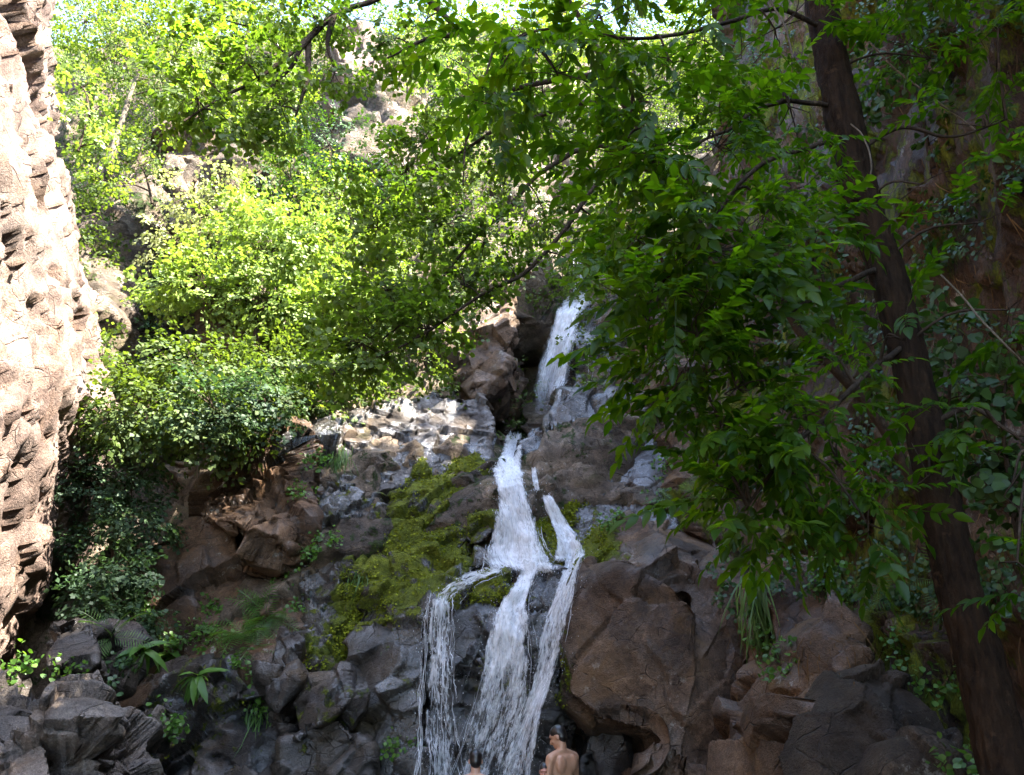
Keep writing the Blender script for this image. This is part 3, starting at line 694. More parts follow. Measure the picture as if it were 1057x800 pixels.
bush('dark ivy like bush in the middle of the upper slope', [(340, 150, 18.0, 48, 80), (300, 185, 17.6, 40, 60), (390, 190, 17.6, 42, 66), (330, 200, 17.4, 36, 50)], .075, 'leaf_dark', (335, 240, 17.5), n_leaf=27, rad=.4, r0=.06)
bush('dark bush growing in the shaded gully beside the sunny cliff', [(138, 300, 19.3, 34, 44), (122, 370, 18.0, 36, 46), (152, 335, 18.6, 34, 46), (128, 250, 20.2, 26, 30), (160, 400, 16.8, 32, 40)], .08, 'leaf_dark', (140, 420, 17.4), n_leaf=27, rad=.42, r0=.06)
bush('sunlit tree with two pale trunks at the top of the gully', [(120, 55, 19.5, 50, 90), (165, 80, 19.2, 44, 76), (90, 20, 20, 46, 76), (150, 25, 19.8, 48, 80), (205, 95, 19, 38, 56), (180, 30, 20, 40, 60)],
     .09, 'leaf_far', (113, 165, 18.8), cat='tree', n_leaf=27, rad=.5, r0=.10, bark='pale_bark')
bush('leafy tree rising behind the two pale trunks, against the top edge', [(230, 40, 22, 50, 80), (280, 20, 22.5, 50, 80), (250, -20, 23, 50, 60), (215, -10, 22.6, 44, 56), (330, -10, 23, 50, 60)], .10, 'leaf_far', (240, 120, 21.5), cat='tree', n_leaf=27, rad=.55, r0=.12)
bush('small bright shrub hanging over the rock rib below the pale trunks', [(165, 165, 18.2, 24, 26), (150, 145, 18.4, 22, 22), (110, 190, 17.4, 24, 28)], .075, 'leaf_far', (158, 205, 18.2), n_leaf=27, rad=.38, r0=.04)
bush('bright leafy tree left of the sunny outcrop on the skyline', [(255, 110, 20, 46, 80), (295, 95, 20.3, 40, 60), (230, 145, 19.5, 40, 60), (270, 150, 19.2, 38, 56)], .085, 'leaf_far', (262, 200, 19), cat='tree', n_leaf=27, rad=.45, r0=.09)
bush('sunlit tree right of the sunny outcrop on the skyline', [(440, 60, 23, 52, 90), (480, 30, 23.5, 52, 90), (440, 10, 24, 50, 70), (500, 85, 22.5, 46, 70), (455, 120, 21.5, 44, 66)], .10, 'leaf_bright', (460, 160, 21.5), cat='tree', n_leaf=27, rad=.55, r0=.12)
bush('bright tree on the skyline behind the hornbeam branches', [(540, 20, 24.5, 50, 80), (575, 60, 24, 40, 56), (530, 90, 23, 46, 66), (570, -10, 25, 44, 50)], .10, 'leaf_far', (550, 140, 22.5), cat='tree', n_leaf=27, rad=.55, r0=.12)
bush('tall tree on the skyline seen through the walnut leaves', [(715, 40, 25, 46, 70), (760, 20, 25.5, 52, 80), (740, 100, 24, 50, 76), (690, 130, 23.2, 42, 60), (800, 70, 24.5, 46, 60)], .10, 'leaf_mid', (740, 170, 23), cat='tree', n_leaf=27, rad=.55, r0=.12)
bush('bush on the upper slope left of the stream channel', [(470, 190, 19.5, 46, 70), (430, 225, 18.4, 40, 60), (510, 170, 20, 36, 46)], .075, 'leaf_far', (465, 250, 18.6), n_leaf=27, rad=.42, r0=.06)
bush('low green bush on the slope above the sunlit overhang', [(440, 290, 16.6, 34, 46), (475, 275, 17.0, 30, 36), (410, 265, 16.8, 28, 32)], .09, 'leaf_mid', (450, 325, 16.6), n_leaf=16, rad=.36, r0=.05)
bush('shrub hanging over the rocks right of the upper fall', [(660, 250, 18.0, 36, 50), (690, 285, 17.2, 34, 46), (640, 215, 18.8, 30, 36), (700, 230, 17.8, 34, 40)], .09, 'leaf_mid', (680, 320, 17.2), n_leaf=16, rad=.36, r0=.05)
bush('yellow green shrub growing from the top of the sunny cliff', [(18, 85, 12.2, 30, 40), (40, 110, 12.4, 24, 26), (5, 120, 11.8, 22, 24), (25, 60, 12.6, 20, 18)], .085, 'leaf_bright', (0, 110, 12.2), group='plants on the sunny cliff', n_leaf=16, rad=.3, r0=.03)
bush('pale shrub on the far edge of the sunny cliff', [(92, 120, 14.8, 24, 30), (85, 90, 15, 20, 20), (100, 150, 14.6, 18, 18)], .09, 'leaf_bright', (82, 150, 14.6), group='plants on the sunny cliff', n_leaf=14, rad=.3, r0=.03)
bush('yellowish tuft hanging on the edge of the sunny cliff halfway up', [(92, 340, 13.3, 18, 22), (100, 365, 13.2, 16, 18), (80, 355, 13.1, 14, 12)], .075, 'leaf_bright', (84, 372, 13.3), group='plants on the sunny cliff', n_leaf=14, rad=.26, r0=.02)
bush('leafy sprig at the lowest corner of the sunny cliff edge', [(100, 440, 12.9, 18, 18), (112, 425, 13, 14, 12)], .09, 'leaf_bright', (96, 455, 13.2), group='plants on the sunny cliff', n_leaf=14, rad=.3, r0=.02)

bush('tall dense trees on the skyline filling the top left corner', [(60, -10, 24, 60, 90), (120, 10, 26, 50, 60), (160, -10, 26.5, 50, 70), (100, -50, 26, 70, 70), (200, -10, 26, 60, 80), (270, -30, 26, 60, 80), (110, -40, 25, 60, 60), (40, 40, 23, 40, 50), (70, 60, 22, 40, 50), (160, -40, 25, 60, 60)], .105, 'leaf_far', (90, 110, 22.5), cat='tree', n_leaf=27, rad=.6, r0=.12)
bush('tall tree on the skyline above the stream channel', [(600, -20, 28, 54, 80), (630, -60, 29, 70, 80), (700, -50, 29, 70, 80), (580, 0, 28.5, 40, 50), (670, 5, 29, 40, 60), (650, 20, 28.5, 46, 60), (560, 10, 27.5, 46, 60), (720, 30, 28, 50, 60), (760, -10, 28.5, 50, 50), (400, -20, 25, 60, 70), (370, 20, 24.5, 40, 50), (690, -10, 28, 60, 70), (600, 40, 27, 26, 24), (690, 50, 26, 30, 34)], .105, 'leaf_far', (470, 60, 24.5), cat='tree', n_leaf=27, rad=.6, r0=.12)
# unseen trees added along the right cliff's rim to shade the gorge
for k, (x, y, h) in enumerate([(8.6, 5.2, 4.6), (8.4, 6.3, 5.2), (8.6, 7.5, 5.0), (8.8, 8.7, 3.6), (8.4, 1.9, 3.0), (8.4, .4, 2.6)]):
    c = np.array([x, y, 19.2 + h * .55])
    tree('tree', (x, y, 18.6), [(x, y, 19.5), c], [(c, np.array([1.3, 1.0, h * .5]), 70), (c + np.array([.4, .5, .7]), np.array([.9, .9, .8]), 30)], .16, 'leaf_mid',
         'leafy tree added out of view on the cliff rim to shade the gorge', 'tree', 'unseen shade trees added on the cliff rim', n_leaf=18, rad=.6, r0=.12)

# thin ground cover over the whole slope
def slope_cover():
    hl = next(o for o in ROCKS if o.name.startswith('hillside')); me = hl.data
    n = len(me.vertices); V = np.empty(n * 3, np.float32); me.vertices.foreach_get('co', V); V = V.reshape(-1, 3).astype(float)
    N = np.empty(n * 3, np.float32); me.vertex_normals.foreach_get('vector', N); N = N.reshape(-1, 3).astype(float)
    N *= np.sign((N * np.array([0, -1, .6])).sum(1, keepdims=True))
    f = fbm(V * .45, 4, 61) + .25 * N[:, 2]
    f = f - .9 * np.exp(-((V[:, 0] + 4.6) / 1.4) ** 2) * sstep(15, 16.5, V[:, 2]) * sstep(22.5, 21, V[:, 2])
    bare = np.exp(-((V[:, 0] + 4.4) / 1.5) ** 2) * sstep(13.5, 15.5, V[:, 2]) * sstep(24, 21, V[:, 2])      # the sunny outcrop stays bare
    strm = np.exp(-((V[:, 0] - 1.4) / .8) ** 2)
    gx = V[:, 0] + 7.3 + .25 * (V[:, 2] - 6); f = f - .8 * np.exp(-(gx / 1.6) ** 2) * sstep(19, 16, V[:, 2]) - .35 * np.exp(-((gx - 2.1) / .9) ** 2) * sstep(17, 15, V[:, 2])
    f = f - .9 * bare - .7 * strm * sstep(21, 17, V[:, 2])
    ok = np.where((f > -.16) & (V[:, 2] > 6.4) & (V[:, 1] < 33) & (V[:, 0] > -15) & (V[:, 0] < 12))[0]
    pick = RNG.choice(ok, min(8500, len(ok)), replace=False)
    b = MB(); sprays(b, V[pick] + N[pick] * RNG.uniform(.05, .45, (len(pick), 1)), norm(N[pick] + np.array([0, -.2, .3])), 15, .42, .085, TINY, up=.7, droop=.35)
    o = b.build('slope_ground_cover', M['leaf_mid']); tag(o, 'thick green ground cover and ivy over the steep slope', 'ground cover', kind='stuff')
slope_cover()
# ------------------------------------------------------------------ falling water
def water_mats():
    m, nt, out = newmat('white_water'); g = NT(nt)
    bs = g.n('BsdfPrincipled'); bs.inputs['Base Color'].default_value = (.93, .94, .96, 1); bs.inputs['Roughness'].default_value = .3
    tr = g.n('BsdfTranslucent'); tr.inputs['Color'].default_value = (.93, .94, .96, 1)
    mx = g.n('MixShader'); mx.inputs[0].default_value = .35; g.l(bs.outputs[0], mx.inputs[1]); g.l(tr.outputs[0], mx.inputs[2])
    tp = g.n('BsdfTransparent'); m2 = g.n('MixShader')
    rn = g.n('NewGeometry').outputs['Random Per Island']
    g.l(g.ramp(rn, [(0, .12), (1, .8)]), m2.inputs[0]); g.l(tp.outputs[0], m2.inputs[1]); g.l(mx.outputs[0], m2.inputs[2])
    g.l(m2.outputs[0], out.inputs['Surface'])
    s, nt, out = newmat('water_veil'); g = NT(nt)
    at_ = g.n('Attribute', attribute_name='flow').outputs['Vector']
    def fl(sx, sy, det, dist):
        mp = g.n('Mapping'); mp.inputs['Scale'].default_value = (sx, sy, 1); g.l(at_, mp.inputs['Vector']); return g.noise(mp.outputs[0], 1.0, det, .62, dist)
    n1 = fl(4.5, 1.2, 3, .6); n2 = fl(13, 3.0, 4, .7); n3 = fl(42, 11, 4, .5)
    den = g.n('Attribute', attribute_name='dense').outputs['Fac']; so = g.n('Attribute', attribute_name='soft').outputs['Fac']
    a = g.math('ADD', g.math('ADD', g.math('MULTIPLY', n1, .55), g.math('MULTIPLY', n2, .8)), g.math('MULTIPLY', n3, .55))
    a = g.math('ADD', a, g.math('SUBTRACT', den, 1.13))
    a = g.mix(so, g.ramp(a, [(.37, 0.0), (.56, .66), (.80, 1.0)]), g.ramp(a, [(.22, 0.0), (1.0, .9)]))
    bs = g.n('BsdfPrincipled'); bs.inputs['Base Color'].default_value = (.93, .94, .96, 1); bs.inputs['Roughness'].default_value = .35
    tr = g.n('BsdfTranslucent'); tr.inputs['Color'].default_value = (.93, .94, .96, 1)
    bp = g.n('Bump'); bp.inputs['Strength'].default_value = .8; bp.inputs['Distance'].default_value = .07; g.l(g.math('ADD', n2, n3), bp.inputs['Height']); g.l(bp.outputs[0], bs.inputs['Normal'])
    mx = g.n('MixShader'); mx.inputs[0].default_value = .3; g.l(bs.outputs[0], mx.inputs[1]); g.l(tr.outputs[0], mx.inputs[2])
    m2 = g.n('MixShader'); g.l(a, m2.inputs[0]); g.l(g.n('BsdfTransparent').outputs[0], m2.inputs[1]); g.l(mx.outputs[0], m2.inputs[2])
    g.l(m2.outputs[0], out.inputs['Surface'])
    p, nt, out = newmat('pool_water'); g = NT(nt)
    bs = g.n('BsdfPrincipled'); bs.inputs['Base Color'].default_value = (.02, .035, .03, 1); bs.inputs['Roughness'].default_value = .06
    bp = g.n('Bump'); bp.inputs['Strength'].default_value = .35; bp.inputs['Distance'].default_value = .05
    g.l(g.noise(g.n('NewGeometry').outputs['Position'], 3, 4, .6), bp.inputs['Height']); g.l(bp.outputs[0], bs.inputs['Normal']); g.l(bs.outputs[0], out.inputs['Surface'])
    return m, s, p
M['strand'], M['veil'], M['pool'] = water_mats()

def fall(name, Lp, Rp, n_str, dense, rad=(.004, .013), sheet_on=True, seed=0, lift=.08, seg=(.15, .5), free=True, drops=150, layers=1, soft=0.0, paths=0, over=.0, dsize=(.003, .009)):
    rg = np.random.default_rng(seed)
    nt_, nu = 44, 13
    L = smooth_path([(a, b, 0) for a, b in Lp], nt_)[:, :2]; Rr = smooth_path([(a, b, 0) for a, b in Rp], nt_)[:, :2]
    G = np.zeros((nt_, nu, 3))
    for i in range(nt_):
        for j in range(nu):
            q = L[i] + (Rr[i] - L[i]) * (j / (nu - 1))
            G[i, j] = hit(q[0], q[1])[0]
    Yv = G[:, :, 1].copy()
    med = np.median(Yv, axis=1)
    Yv = np.minimum(Yv, med[:, None] + .35)                       # strands skip deep cracks
    if free: Yv = np.minimum.accumulate(Yv, axis=0)               # water only ever falls outwards
    for _ in range(2):
        Yv[1:-1] = (Yv[:-2] + 2 * Yv[1:-1] + Yv[2:]) / 4; Yv[:, 1:-1] = (Yv[:, :-2] + 2 * Yv[:, 1:-1] + Yv[:, 2:]) / 4
    for i in range(nt_):
        for j in range(nu):
            q = L[i] + (Rr[i] - L[i]) * (j / (nu - 1)); G[i, j] = at(q[0], q[1], Yv[i, j] - lift)
    cen = G[:, nu // 2]; arc = np.concatenate([[0], np.cumsum(np.linalg.norm(np.diff(cen, axis=0), axis=1))])
    def sample(t, u):
        a = np.clip(t, 0, 1) * (nt_ - 1.001); b = np.clip(u, 0, 1) * (nu - 1.001); i = a.astype(int); j = b.astype(int); fa = (a - i)[:, None]; fb = (b - j)[:, None]
        return (G[i, j] * (1 - fa) + G[i + 1, j] * fa) * (1 - fb) + (G[i, j + 1] * (1 - fa) + G[i + 1, j + 1] * fa) * fb
    mb = MB(); flow, den, mi = [], [], []
    pc = rg.uniform(.03, .97, max(1, paths))
    if sheet_on:
        for k in range(layers):
            a, b = 130, 60
            tt, uu = np.meshgrid(np.linspace(0, 1, a), np.linspace(0, 1, b), indexing='ij'); P = sample(tt.ravel(), uu.ravel())
            P = P + np.array([0, -1, .15]) * (.07 * fbm(P * np.array([8, 8, 4]), 4, seed + 5 + k) + .02 + .05 * k)[:, None]
            w = np.linalg.norm(G[:, -1] - G[:, 0], axis=1)
            fl = np.stack([(uu.ravel() - .5) * np.interp(tt.ravel(), np.linspace(0, 1, nt_), w) + seed * 3.7 + k * 9, np.interp(tt.ravel(), np.linspace(0, 1, nt_), arc), np.zeros(a * b)], 1)
            edge = np.minimum(uu.ravel(), 1 - uu.ravel()) + .10 * fbm(P * np.array([4, 4, 3]), 3, seed + 31); ends = np.minimum(tt.ravel() * 1.5, 1 - tt.ravel())
            dd = np.interp(tt.ravel(), np.linspace(0, 1, len(dense)), dense) - .62 * sstep(.30, 0, edge) - .4 * sstep(.10, 0, ends)
            i = np.arange(a - 1)[:, None] * b; j = np.arange(b - 1)[None]
            F = np.stack([i + j, i + b + j, i + b + j + 1, i + j + 1], -1).reshape(-1, 4)
            mb.add(P, F); flow.append(fl); den.append(dd); mi.append(np.zeros(len(F), int))
    for k in range(n_str):
        ln = rg.uniform(*seg); t0 = rg.uniform(-.05, 1.02 - ln * .6); t1 = min(1, t0 + ln); t0 = max(0, t0)
        if t1 - t0 < .03: continue
        m = max(6, int(26 * (t1 - t0))); t = np.linspace(t0, t1, m); u = (rg.beta(1.35, 1.35) if not paths else np.clip(pc[rg.integers(0, paths)] + .035 * rg.normal(), 0, 1)) + .03 * np.cumsum(rg.normal(size=m)) * .35
        P = sample(t, u) + np.array([0, -1, 0]) * rg.uniform(0, .07) + .008 * rg.normal(size=(m, 3))
        r = rg.uniform(*rad) * np.sin(np.linspace(.12, np.pi - .1, m)) ** .6 * rg.uniform(.6, 1.3, m)
        V, F = tube(P, r, 4); mb.add(V, F); flow.append(np.zeros((len(V), 3))); den.append(np.zeros(len(V))); mi.append(np.ones(len(F), int))
    O = np.array([(1, 0, 0), (-1, 0, 0), (0, 1, 0), (0, -1, 0), (0, 0, 1.6), (0, 0, -1.6)]); OF = np.array([(0, 2, 4), (2, 1, 4), (1, 3, 4), (3, 0, 4), (2, 0, 5), (1, 2, 5), (3, 1, 5), (0, 3, 5)])
    if drops:
        P = sample(rg.uniform(0, 1, drops), rg.beta(1.6, 1.6, drops)) + rg.normal(size=(drops, 3)) * np.array([.09, .05, .06]) + np.array([0, -.09, 0])
        s = rg.uniform(*dsize, drops) * rg.uniform(.5, 1, drops)
        V = (P[:, None] + O[None] * s[:, None, None]).reshape(-1, 3); F = (OF[None] + (np.arange(drops) * 6)[:, None, None]).reshape(-1, 3)
        mb.add(V, F); flow.append(np.zeros((len(V), 3))); den.append(np.zeros(len(V))); mi.append(np.ones(len(F), int))
    o = mb.build(name, M['veil']); o.data.materials.append(M['strand'])
    o.data.polygons.foreach_set('material_index', np.concatenate(mi).astype(np.int32))
    x = o.data.attributes.new('flow', 'FLOAT_VECTOR', 'POINT'); x.data.foreach_set('vector', np.concatenate(flow).astype(np.float32).ravel())
    x = o.data.attributes.new('dense', 'FLOAT', 'POINT'); x.data.foreach_set('value', np.concatenate(den).astype(np.float32))
    x = o.data.attributes.new('soft', 'FLOAT', 'POINT'); x.data.foreach_set('value', np.full(mb.c, soft, np.float32))
    o['kind'] = 'structure'
    return o

# upper fall: a narrow stream above the lip, then a free soft plume
fall('waterfall', [(590, 250), (591, 280), (586, 308)], [(600, 250), (603, 280), (614, 316)], 8, (.5, .8), seed=1, drops=100)
fall('waterfall', [(586, 300), (570, 330), (555, 375), (543, 410), (534, 446)], [(616, 310), (603, 325), (597, 360), (592, 400), (586, 446)], 0, (.92, .94, .88, .72, .50, .2), rad=(.002, .004), seed=2, seg=(.2, .5), drops=900, layers=3, soft=1.0, dsize=(.002, .004))
fall('waterfall', [(608, 314), (604, 350), (602, 400)], [(640, 318), (632, 350), (626, 400)], 10, (0, 0), rad=(.0015, .003), seed=22, sheet_on=False, drops=60, paths=6, seg=(.4, .9))
# main cascade
fall('waterfall', [(520, 444), (514, 470), (502, 490), (505, 515), (504, 540), (490, 570), (478, 594)], [(543, 444), (541, 476), (550, 500), (557, 530), (566, 560), (580, 582), (606, 598)], 40, (.80, .92, .86, .80, .78, .84, .68), rad=(.002, .006), seed=3, seg=(.05, .18), drops=700, layers=3, dsize=(.003, .008))
fall('waterfall', [(547, 482), (548, 496), (551, 508)], [(554, 482), (557, 496), (558, 508)], 6, (.85, .85), seed=4, rad=(.002, .005), drops=40)
fall('waterfall', [(557, 510), (565, 540), (571, 562), (566, 582)], [(570, 510), (588, 540), (604, 563), (610, 580)], 24, (.85, .92, .95), rad=(.002, .006), seed=5, seg=(.1, .3), drops=200, layers=2, dsize=(.003, .007))
# over the ledge
fall('waterfall', [(516, 580), (478, 590), (446, 606), (434, 632), (430, 660)], [(524, 592), (494, 604), (476, 622), (472, 650), (472, 680)], 26, (.80, .72, .60, .45, .3), rad=(.002, .006), seed=6, seg=(.1, .3), drops=200, paths=8, lift=.06)
fall('waterfall', [(440, 612), (436, 640), (432, 700), (430, 760), (424, 812), (420, 880)], [(472, 612), (472, 650), (474, 700), (478, 760), (486, 812), (490, 880)], 150, (.62, .66, .62, .58, .52), rad=(.002, .005), seed=16, seg=(.06, .24), drops=300, paths=7, lift=.14)
fall('waterfall', [(534, 576), (530, 600), (508, 625), (496, 650), (484, 690), (466, 740), (440, 812), (422, 880)], [(566, 580), (553, 602), (550, 630), (556, 660), (560, 700), (558, 750), (548, 812), (544, 880)], 34, (.97, .90, .82, .74, .66, .58, .54, .5), rad=(.0015, .004), seed=7, seg=(.12, .4), drops=900, layers=3, dsize=(.003, .008))
fall('waterfall', [(582, 568), (574, 598), (556, 635), (548, 685), (540, 725), (526, 760), (506, 812), (488, 880)], [(606, 566), (598, 598), (594, 635), (584, 680), (574, 705), (566, 740), (560, 812), (556, 880)], 26, (.90, .82, .66, .66, .80, .68, .58, .5), rad=(.0015, .004), seed=8, seg=(.1, .35), drops=500, layers=2, dsize=(.003, .007))

b = MB(); xs, ys = np.meshgrid(np.linspace(-6.5, 4.5, 40), np.linspace(6.5, 12.2, 30), indexing='ij')
P = np.stack([xs.ravel(), ys.ravel(), np.full(xs.size, -.5)], 1); P[:, 2] += .02 * fbm(P * 2, 3, 3)
i = np.arange(39)[:, None] * 30; j = np.arange(29)[None]; b.add(P, np.stack([i + j, i + 30 + j, i + 31 + j, i + j + 1], -1).reshape(-1, 4))
b.build('pool', M['pool'])['kind'] = 'structure'
# ------------------------------------------------------------------ near trees
RACH = (np.array([(0, .011, 0), (0, -.011, 0), (.5, .009, -.03), (.5, -.009, -.03), (1, .003, -.14), (1, -.003, -.14)], float), [np.array([(0, 2, 3, 1), (2, 4, 5, 3)])])

def pinnate(mb, P, D, pairs=5, length=.36, size=.090, droop=.25):
    """compound leaves: opposite leaflets along a drooping stalk and one at its tip"""
    n = len(P); d = norm(D); N = norm(np.array([0, 0, 1.0]) + .35 * rnd(n)); N = norm(N - d * (N * d).sum(1, keepdims=True)); S = np.cross(N, d)
    Ln = length * RNG.uniform(.7, 1.2, n); sc = Ln / length
    put(mb, RACH, P, d, N, Ln)
    for k in range(pairs):
        t = .28 + .66 * k / (pairs - .5)
        q = P + d * (Ln * t)[:, None] - N * (Ln * .14 * t * t)[:, None]
        for sg in (1, -1):
            L = d * (.55 + .5 * t) + S * sg * (1.0 - .3 * t) + .16 * rnd(n); L[:, 2] -= droop
            put(mb, LEAFLET, q, L, N + .28 * rnd(n), size * sc * RNG.uniform(.75, 1.15, n) * (.72 + .35 * math.sin(3 * t)))
    q = P + d * Ln[:, None] - N * (Ln * .14)[:, None]; L = d + .12 * rnd(n); L[:, 2] -= droop * 1.2
    put(mb, LEAFLET, q, L, N + .2 * rnd(n), size * 1.15 * sc)

def pin_crown(mb, bs, clumps, root, length=.36, size=.090, droop=.25, twig=.006, bias=(0, 0, 0), pairs=5, per=4):
    for c, r, n in clumps:
        tw = MB(); bs.append(tw)
        m = max(2, n // per); T, u = ellipsoid_pts(c, r, m, .6)
        Q = root[np.argmin(((root - c) ** 2).sum(1))]
        V, F = tube(smooth_path([Q, (Q + c) / 2 + np.array([0, 0, .1]), c], 8), np.linspace(twig * 2, twig, 8), 5); tw.add(V, F)
        for p, uu in zip(T, u):
            dr = norm(uu + np.array(bias) + np.array([0, 0, -.15])); tip = p + dr * .22
            V, F = tube(smooth_path([c, (c + p) / 2 + .05 * rnd(1)[0], p, tip], 7), np.linspace(twig * .9, twig * .3, 7), 4); tw.add(V, F)
            t = RNG.uniform(0, 1, per)[:, None]; B = p + (tip - p) * t
            D = dr + .75 * rnd(per); D[:, 2] = D[:, 2] * .5 - .1
            pinnate(mb, B, D, pairs, length, size, droop)

# main leaning trunk with walnut like leaves
tp = [(1052, 860, 4.40), (1040, 800, 4.45), (1016, 700, 4.55), (988, 600, 4.65), (967, 500, 4.72), (945, 400, 4.8), (920, 300, 4.86), (905, 250, 4.9), (888, 200, 4.93), (877, 150, 4.97), (866, 100, 5.0), (856, 50, 5.05), (848, 0, 5.1), (838, -90, 5.2), (842, -200, 5.3), (850, -330, 5.4), (860, -480, 5.6)]
tw_ = np.array([50, 48, 43, 38, 35, 33, 32, 31, 35, 34, 32, 30, 29, 27, 25, 21, 14])
path = np.array([at(*p) for p in tp]); radp = np.array([w * .5 * (p[2] / ray(p[0], p[1])[1]) / FPX for w, p in zip(tw_, tp)])
basept = path[0] + np.array([.18, -.05, -1.55])
path = np.vstack([basept, path]); radp = np.concatenate([[radp[0] * 1.45], radp])
walnut = empty('tree', basept, 'big leaning tree with a dark brown trunk and large bright green compound leaves, at right', 'tree')
NP = 420; pp = smooth_path(path, NP); rr = np.interp(np.linspace(0, 1, NP), np.linspace(0, 1, len(radp)), radp)
V, F = tube(pp, rr, 56)
ax = np.repeat(pp, 56, axis=0); o_ = norm(V - ax)
V = V + o_ * (np.repeat(rr, 56) * (.16 * fbm(V * np.array([7, 7, 2.2]), 4, 71) + .16 * fbm(V * np.array([34, 34, 6]), 3, 72, .5, True)))[:, None]
b = MB(); b.add(V, F); b.build('trunk', M['bark'], walnut)
limbs_px = [
    [(860, 110, 5.0), (822, 103, 4.8), (785, 110, 4.6), (750, 135, 4.4), (700, 150, 4.2), (650, 120, 4.1)],
    [(878, 139, 4.98), (810, 160, 4.7), (770, 185, 4.5), (742, 220, 4.3), (715, 270, 4.1), (680, 300, 4.0)],
    [(852, 30, 5.05), (800, 10, 4.8), (730, 30, 4.5), (660, 40, 4.2), (570, 30, 4.0), (520, 50, 3.9)],
    [(912, 275, 4.88), (850, 300, 4.6), (800, 330, 4.4), (750, 370, 4.2), (715, 400, 4.1)],
    [(935, 355, 4.8), (880, 400, 4.5), (830, 450, 4.2), (790, 500, 4.05), (770, 530, 4.0)],
    [(880, 160, 4.95), (930, 130, 4.9), (980, 140, 4.7), (1040, 125, 4.6)],
    [(955, 440, 4.75), (1000, 420, 4.6), (1030, 440, 4.5), (1070, 470, 4.4)],
    [(845, -60, 5.2), (760, -120, 4.9), (640, -130, 4.6), (500, -110, 4.3)],
    [(850, -330, 5.4), (950, -350, 5.0), (1080, -330, 4.6)],
    [(855, -400, 5.5), (760, -420, 5.6), (640, -420, 6.0)],
    [(845, -230, 5.3), (800, -300, 4.4), (760, -380, 3.4)],
]
limb = []; roots = [pp[126::3]]
for q in limbs_px:
    w = smooth_path([at(*p) for p in q], 26); w[3:] += .035 * np.stack([fbm(w[3:] * 2.2, 3, 81 + k) for k in range(3)], 1); limb.append(w); roots.append(w)
    V, F = tube(w, np.linspace(.021, .006, 26), 7); b = MB(); b.add(V, F); b.build('branch', M['twig'], walnut)
roots = np.vstack(roots)
near_clumps = [(530, 40, 3.9, 52, 26), (575, 75, 3.9, 46, 24), (500, 85, 3.9, 34, 12), (615, 20, 4.1, 46, 18), (655, 105, 4.1, 40, 20), (690, 60, 4.2, 44, 20), (680, 160, 4.1, 48, 30), (640, 160, 4.1, 26, 12), (700, 215, 4.1, 50, 34), (655, 245, 4.0, 36, 18),
               (740, 150, 4.3, 50, 28), (750, 60, 4.5, 56, 28), (690, 290, 4.0, 50, 34), (740, 260, 4.2, 52, 34), (670, 330, 4.0, 36, 18), (720, 345, 4.1, 50, 34), (700, 395, 4.1, 38, 22), (770, 320, 4.3, 46, 26), (790, 220, 4.5, 50, 28),
               (760, 400, 4.2, 44, 24), (800, 30, 4.7, 54, 24), (815, 110, 4.7, 46, 20), (745, 440, 4.15, 32, 14), (790, 465, 4.05, 40, 22), (830, 430, 4.2, 46, 24), (768, 515, 4.0, 30, 14), (825, 490, 4.1, 40, 20), (865, 480, 4.3, 36, 14), (850, 370, 4.5, 44, 18), (840, 270, 4.6, 40, 16), (735, 490, 3.95, 18, 6)]
bs = []; L = MB()
pin_crown(L, bs, [px_clump(x, y, Y, r, int(n * 1.2), .85, 1.0) for x, y, Y, r, n in near_clumps], roots, bias=(-.35, -.2, 0))
side_clumps = [(960, 60, 4.9, 70, 22), (1020, 130, 4.6, 60, 22), (950, 190, 4.7, 46, 12), (1010, 230, 4.5, 54, 14), (1030, 30, 4.6, 60, 20), (905, 40, 5.0, 50, 14), (930, 350, 4.4, 36, 8), (1000, 430, 4.4, 44, 10), (1045, 500, 4.3, 40, 10), (960, 490, 4.3, 30, 6), (1040, 320, 4.4, 36, 6), (1050, 580, 3.9, 22, 4), (895, 540, 4.1, 26, 5)]
pin_crown(L, bs, [px_clump(x, y, Y, r, int(n * .95), .85, 1.0) for x, y, Y, r, n in side_clumps], roots, bias=(0, -.2, 0))
top_clumps = [(600, -60, 4.3, 80, 40), (480, -110, 4.2, 80, 34), (720, -110, 4.8, 90, 44), (860, -120, 5.0, 100, 44), (1000, -100, 4.6, 110, 50), (760, -260, 5.2, 140, 60), (920, -300, 5.2, 140, 60), (1080, -280, 4.8, 140, 50), (640, -330, 5.6, 140, 50), (860, -480, 5.6, 160, 60), (760, -400, 3.6, 160, 50)]
pin_crown(L, bs, [px_clump(x, y, Y, r, n, .85, 1.0) for x, y, Y, r, n in top_clumps], roots, per=5)
L.build('crown', M['leaf_near'], walnut)
for b in bs: b.build('twig', M['twig'], walnut)

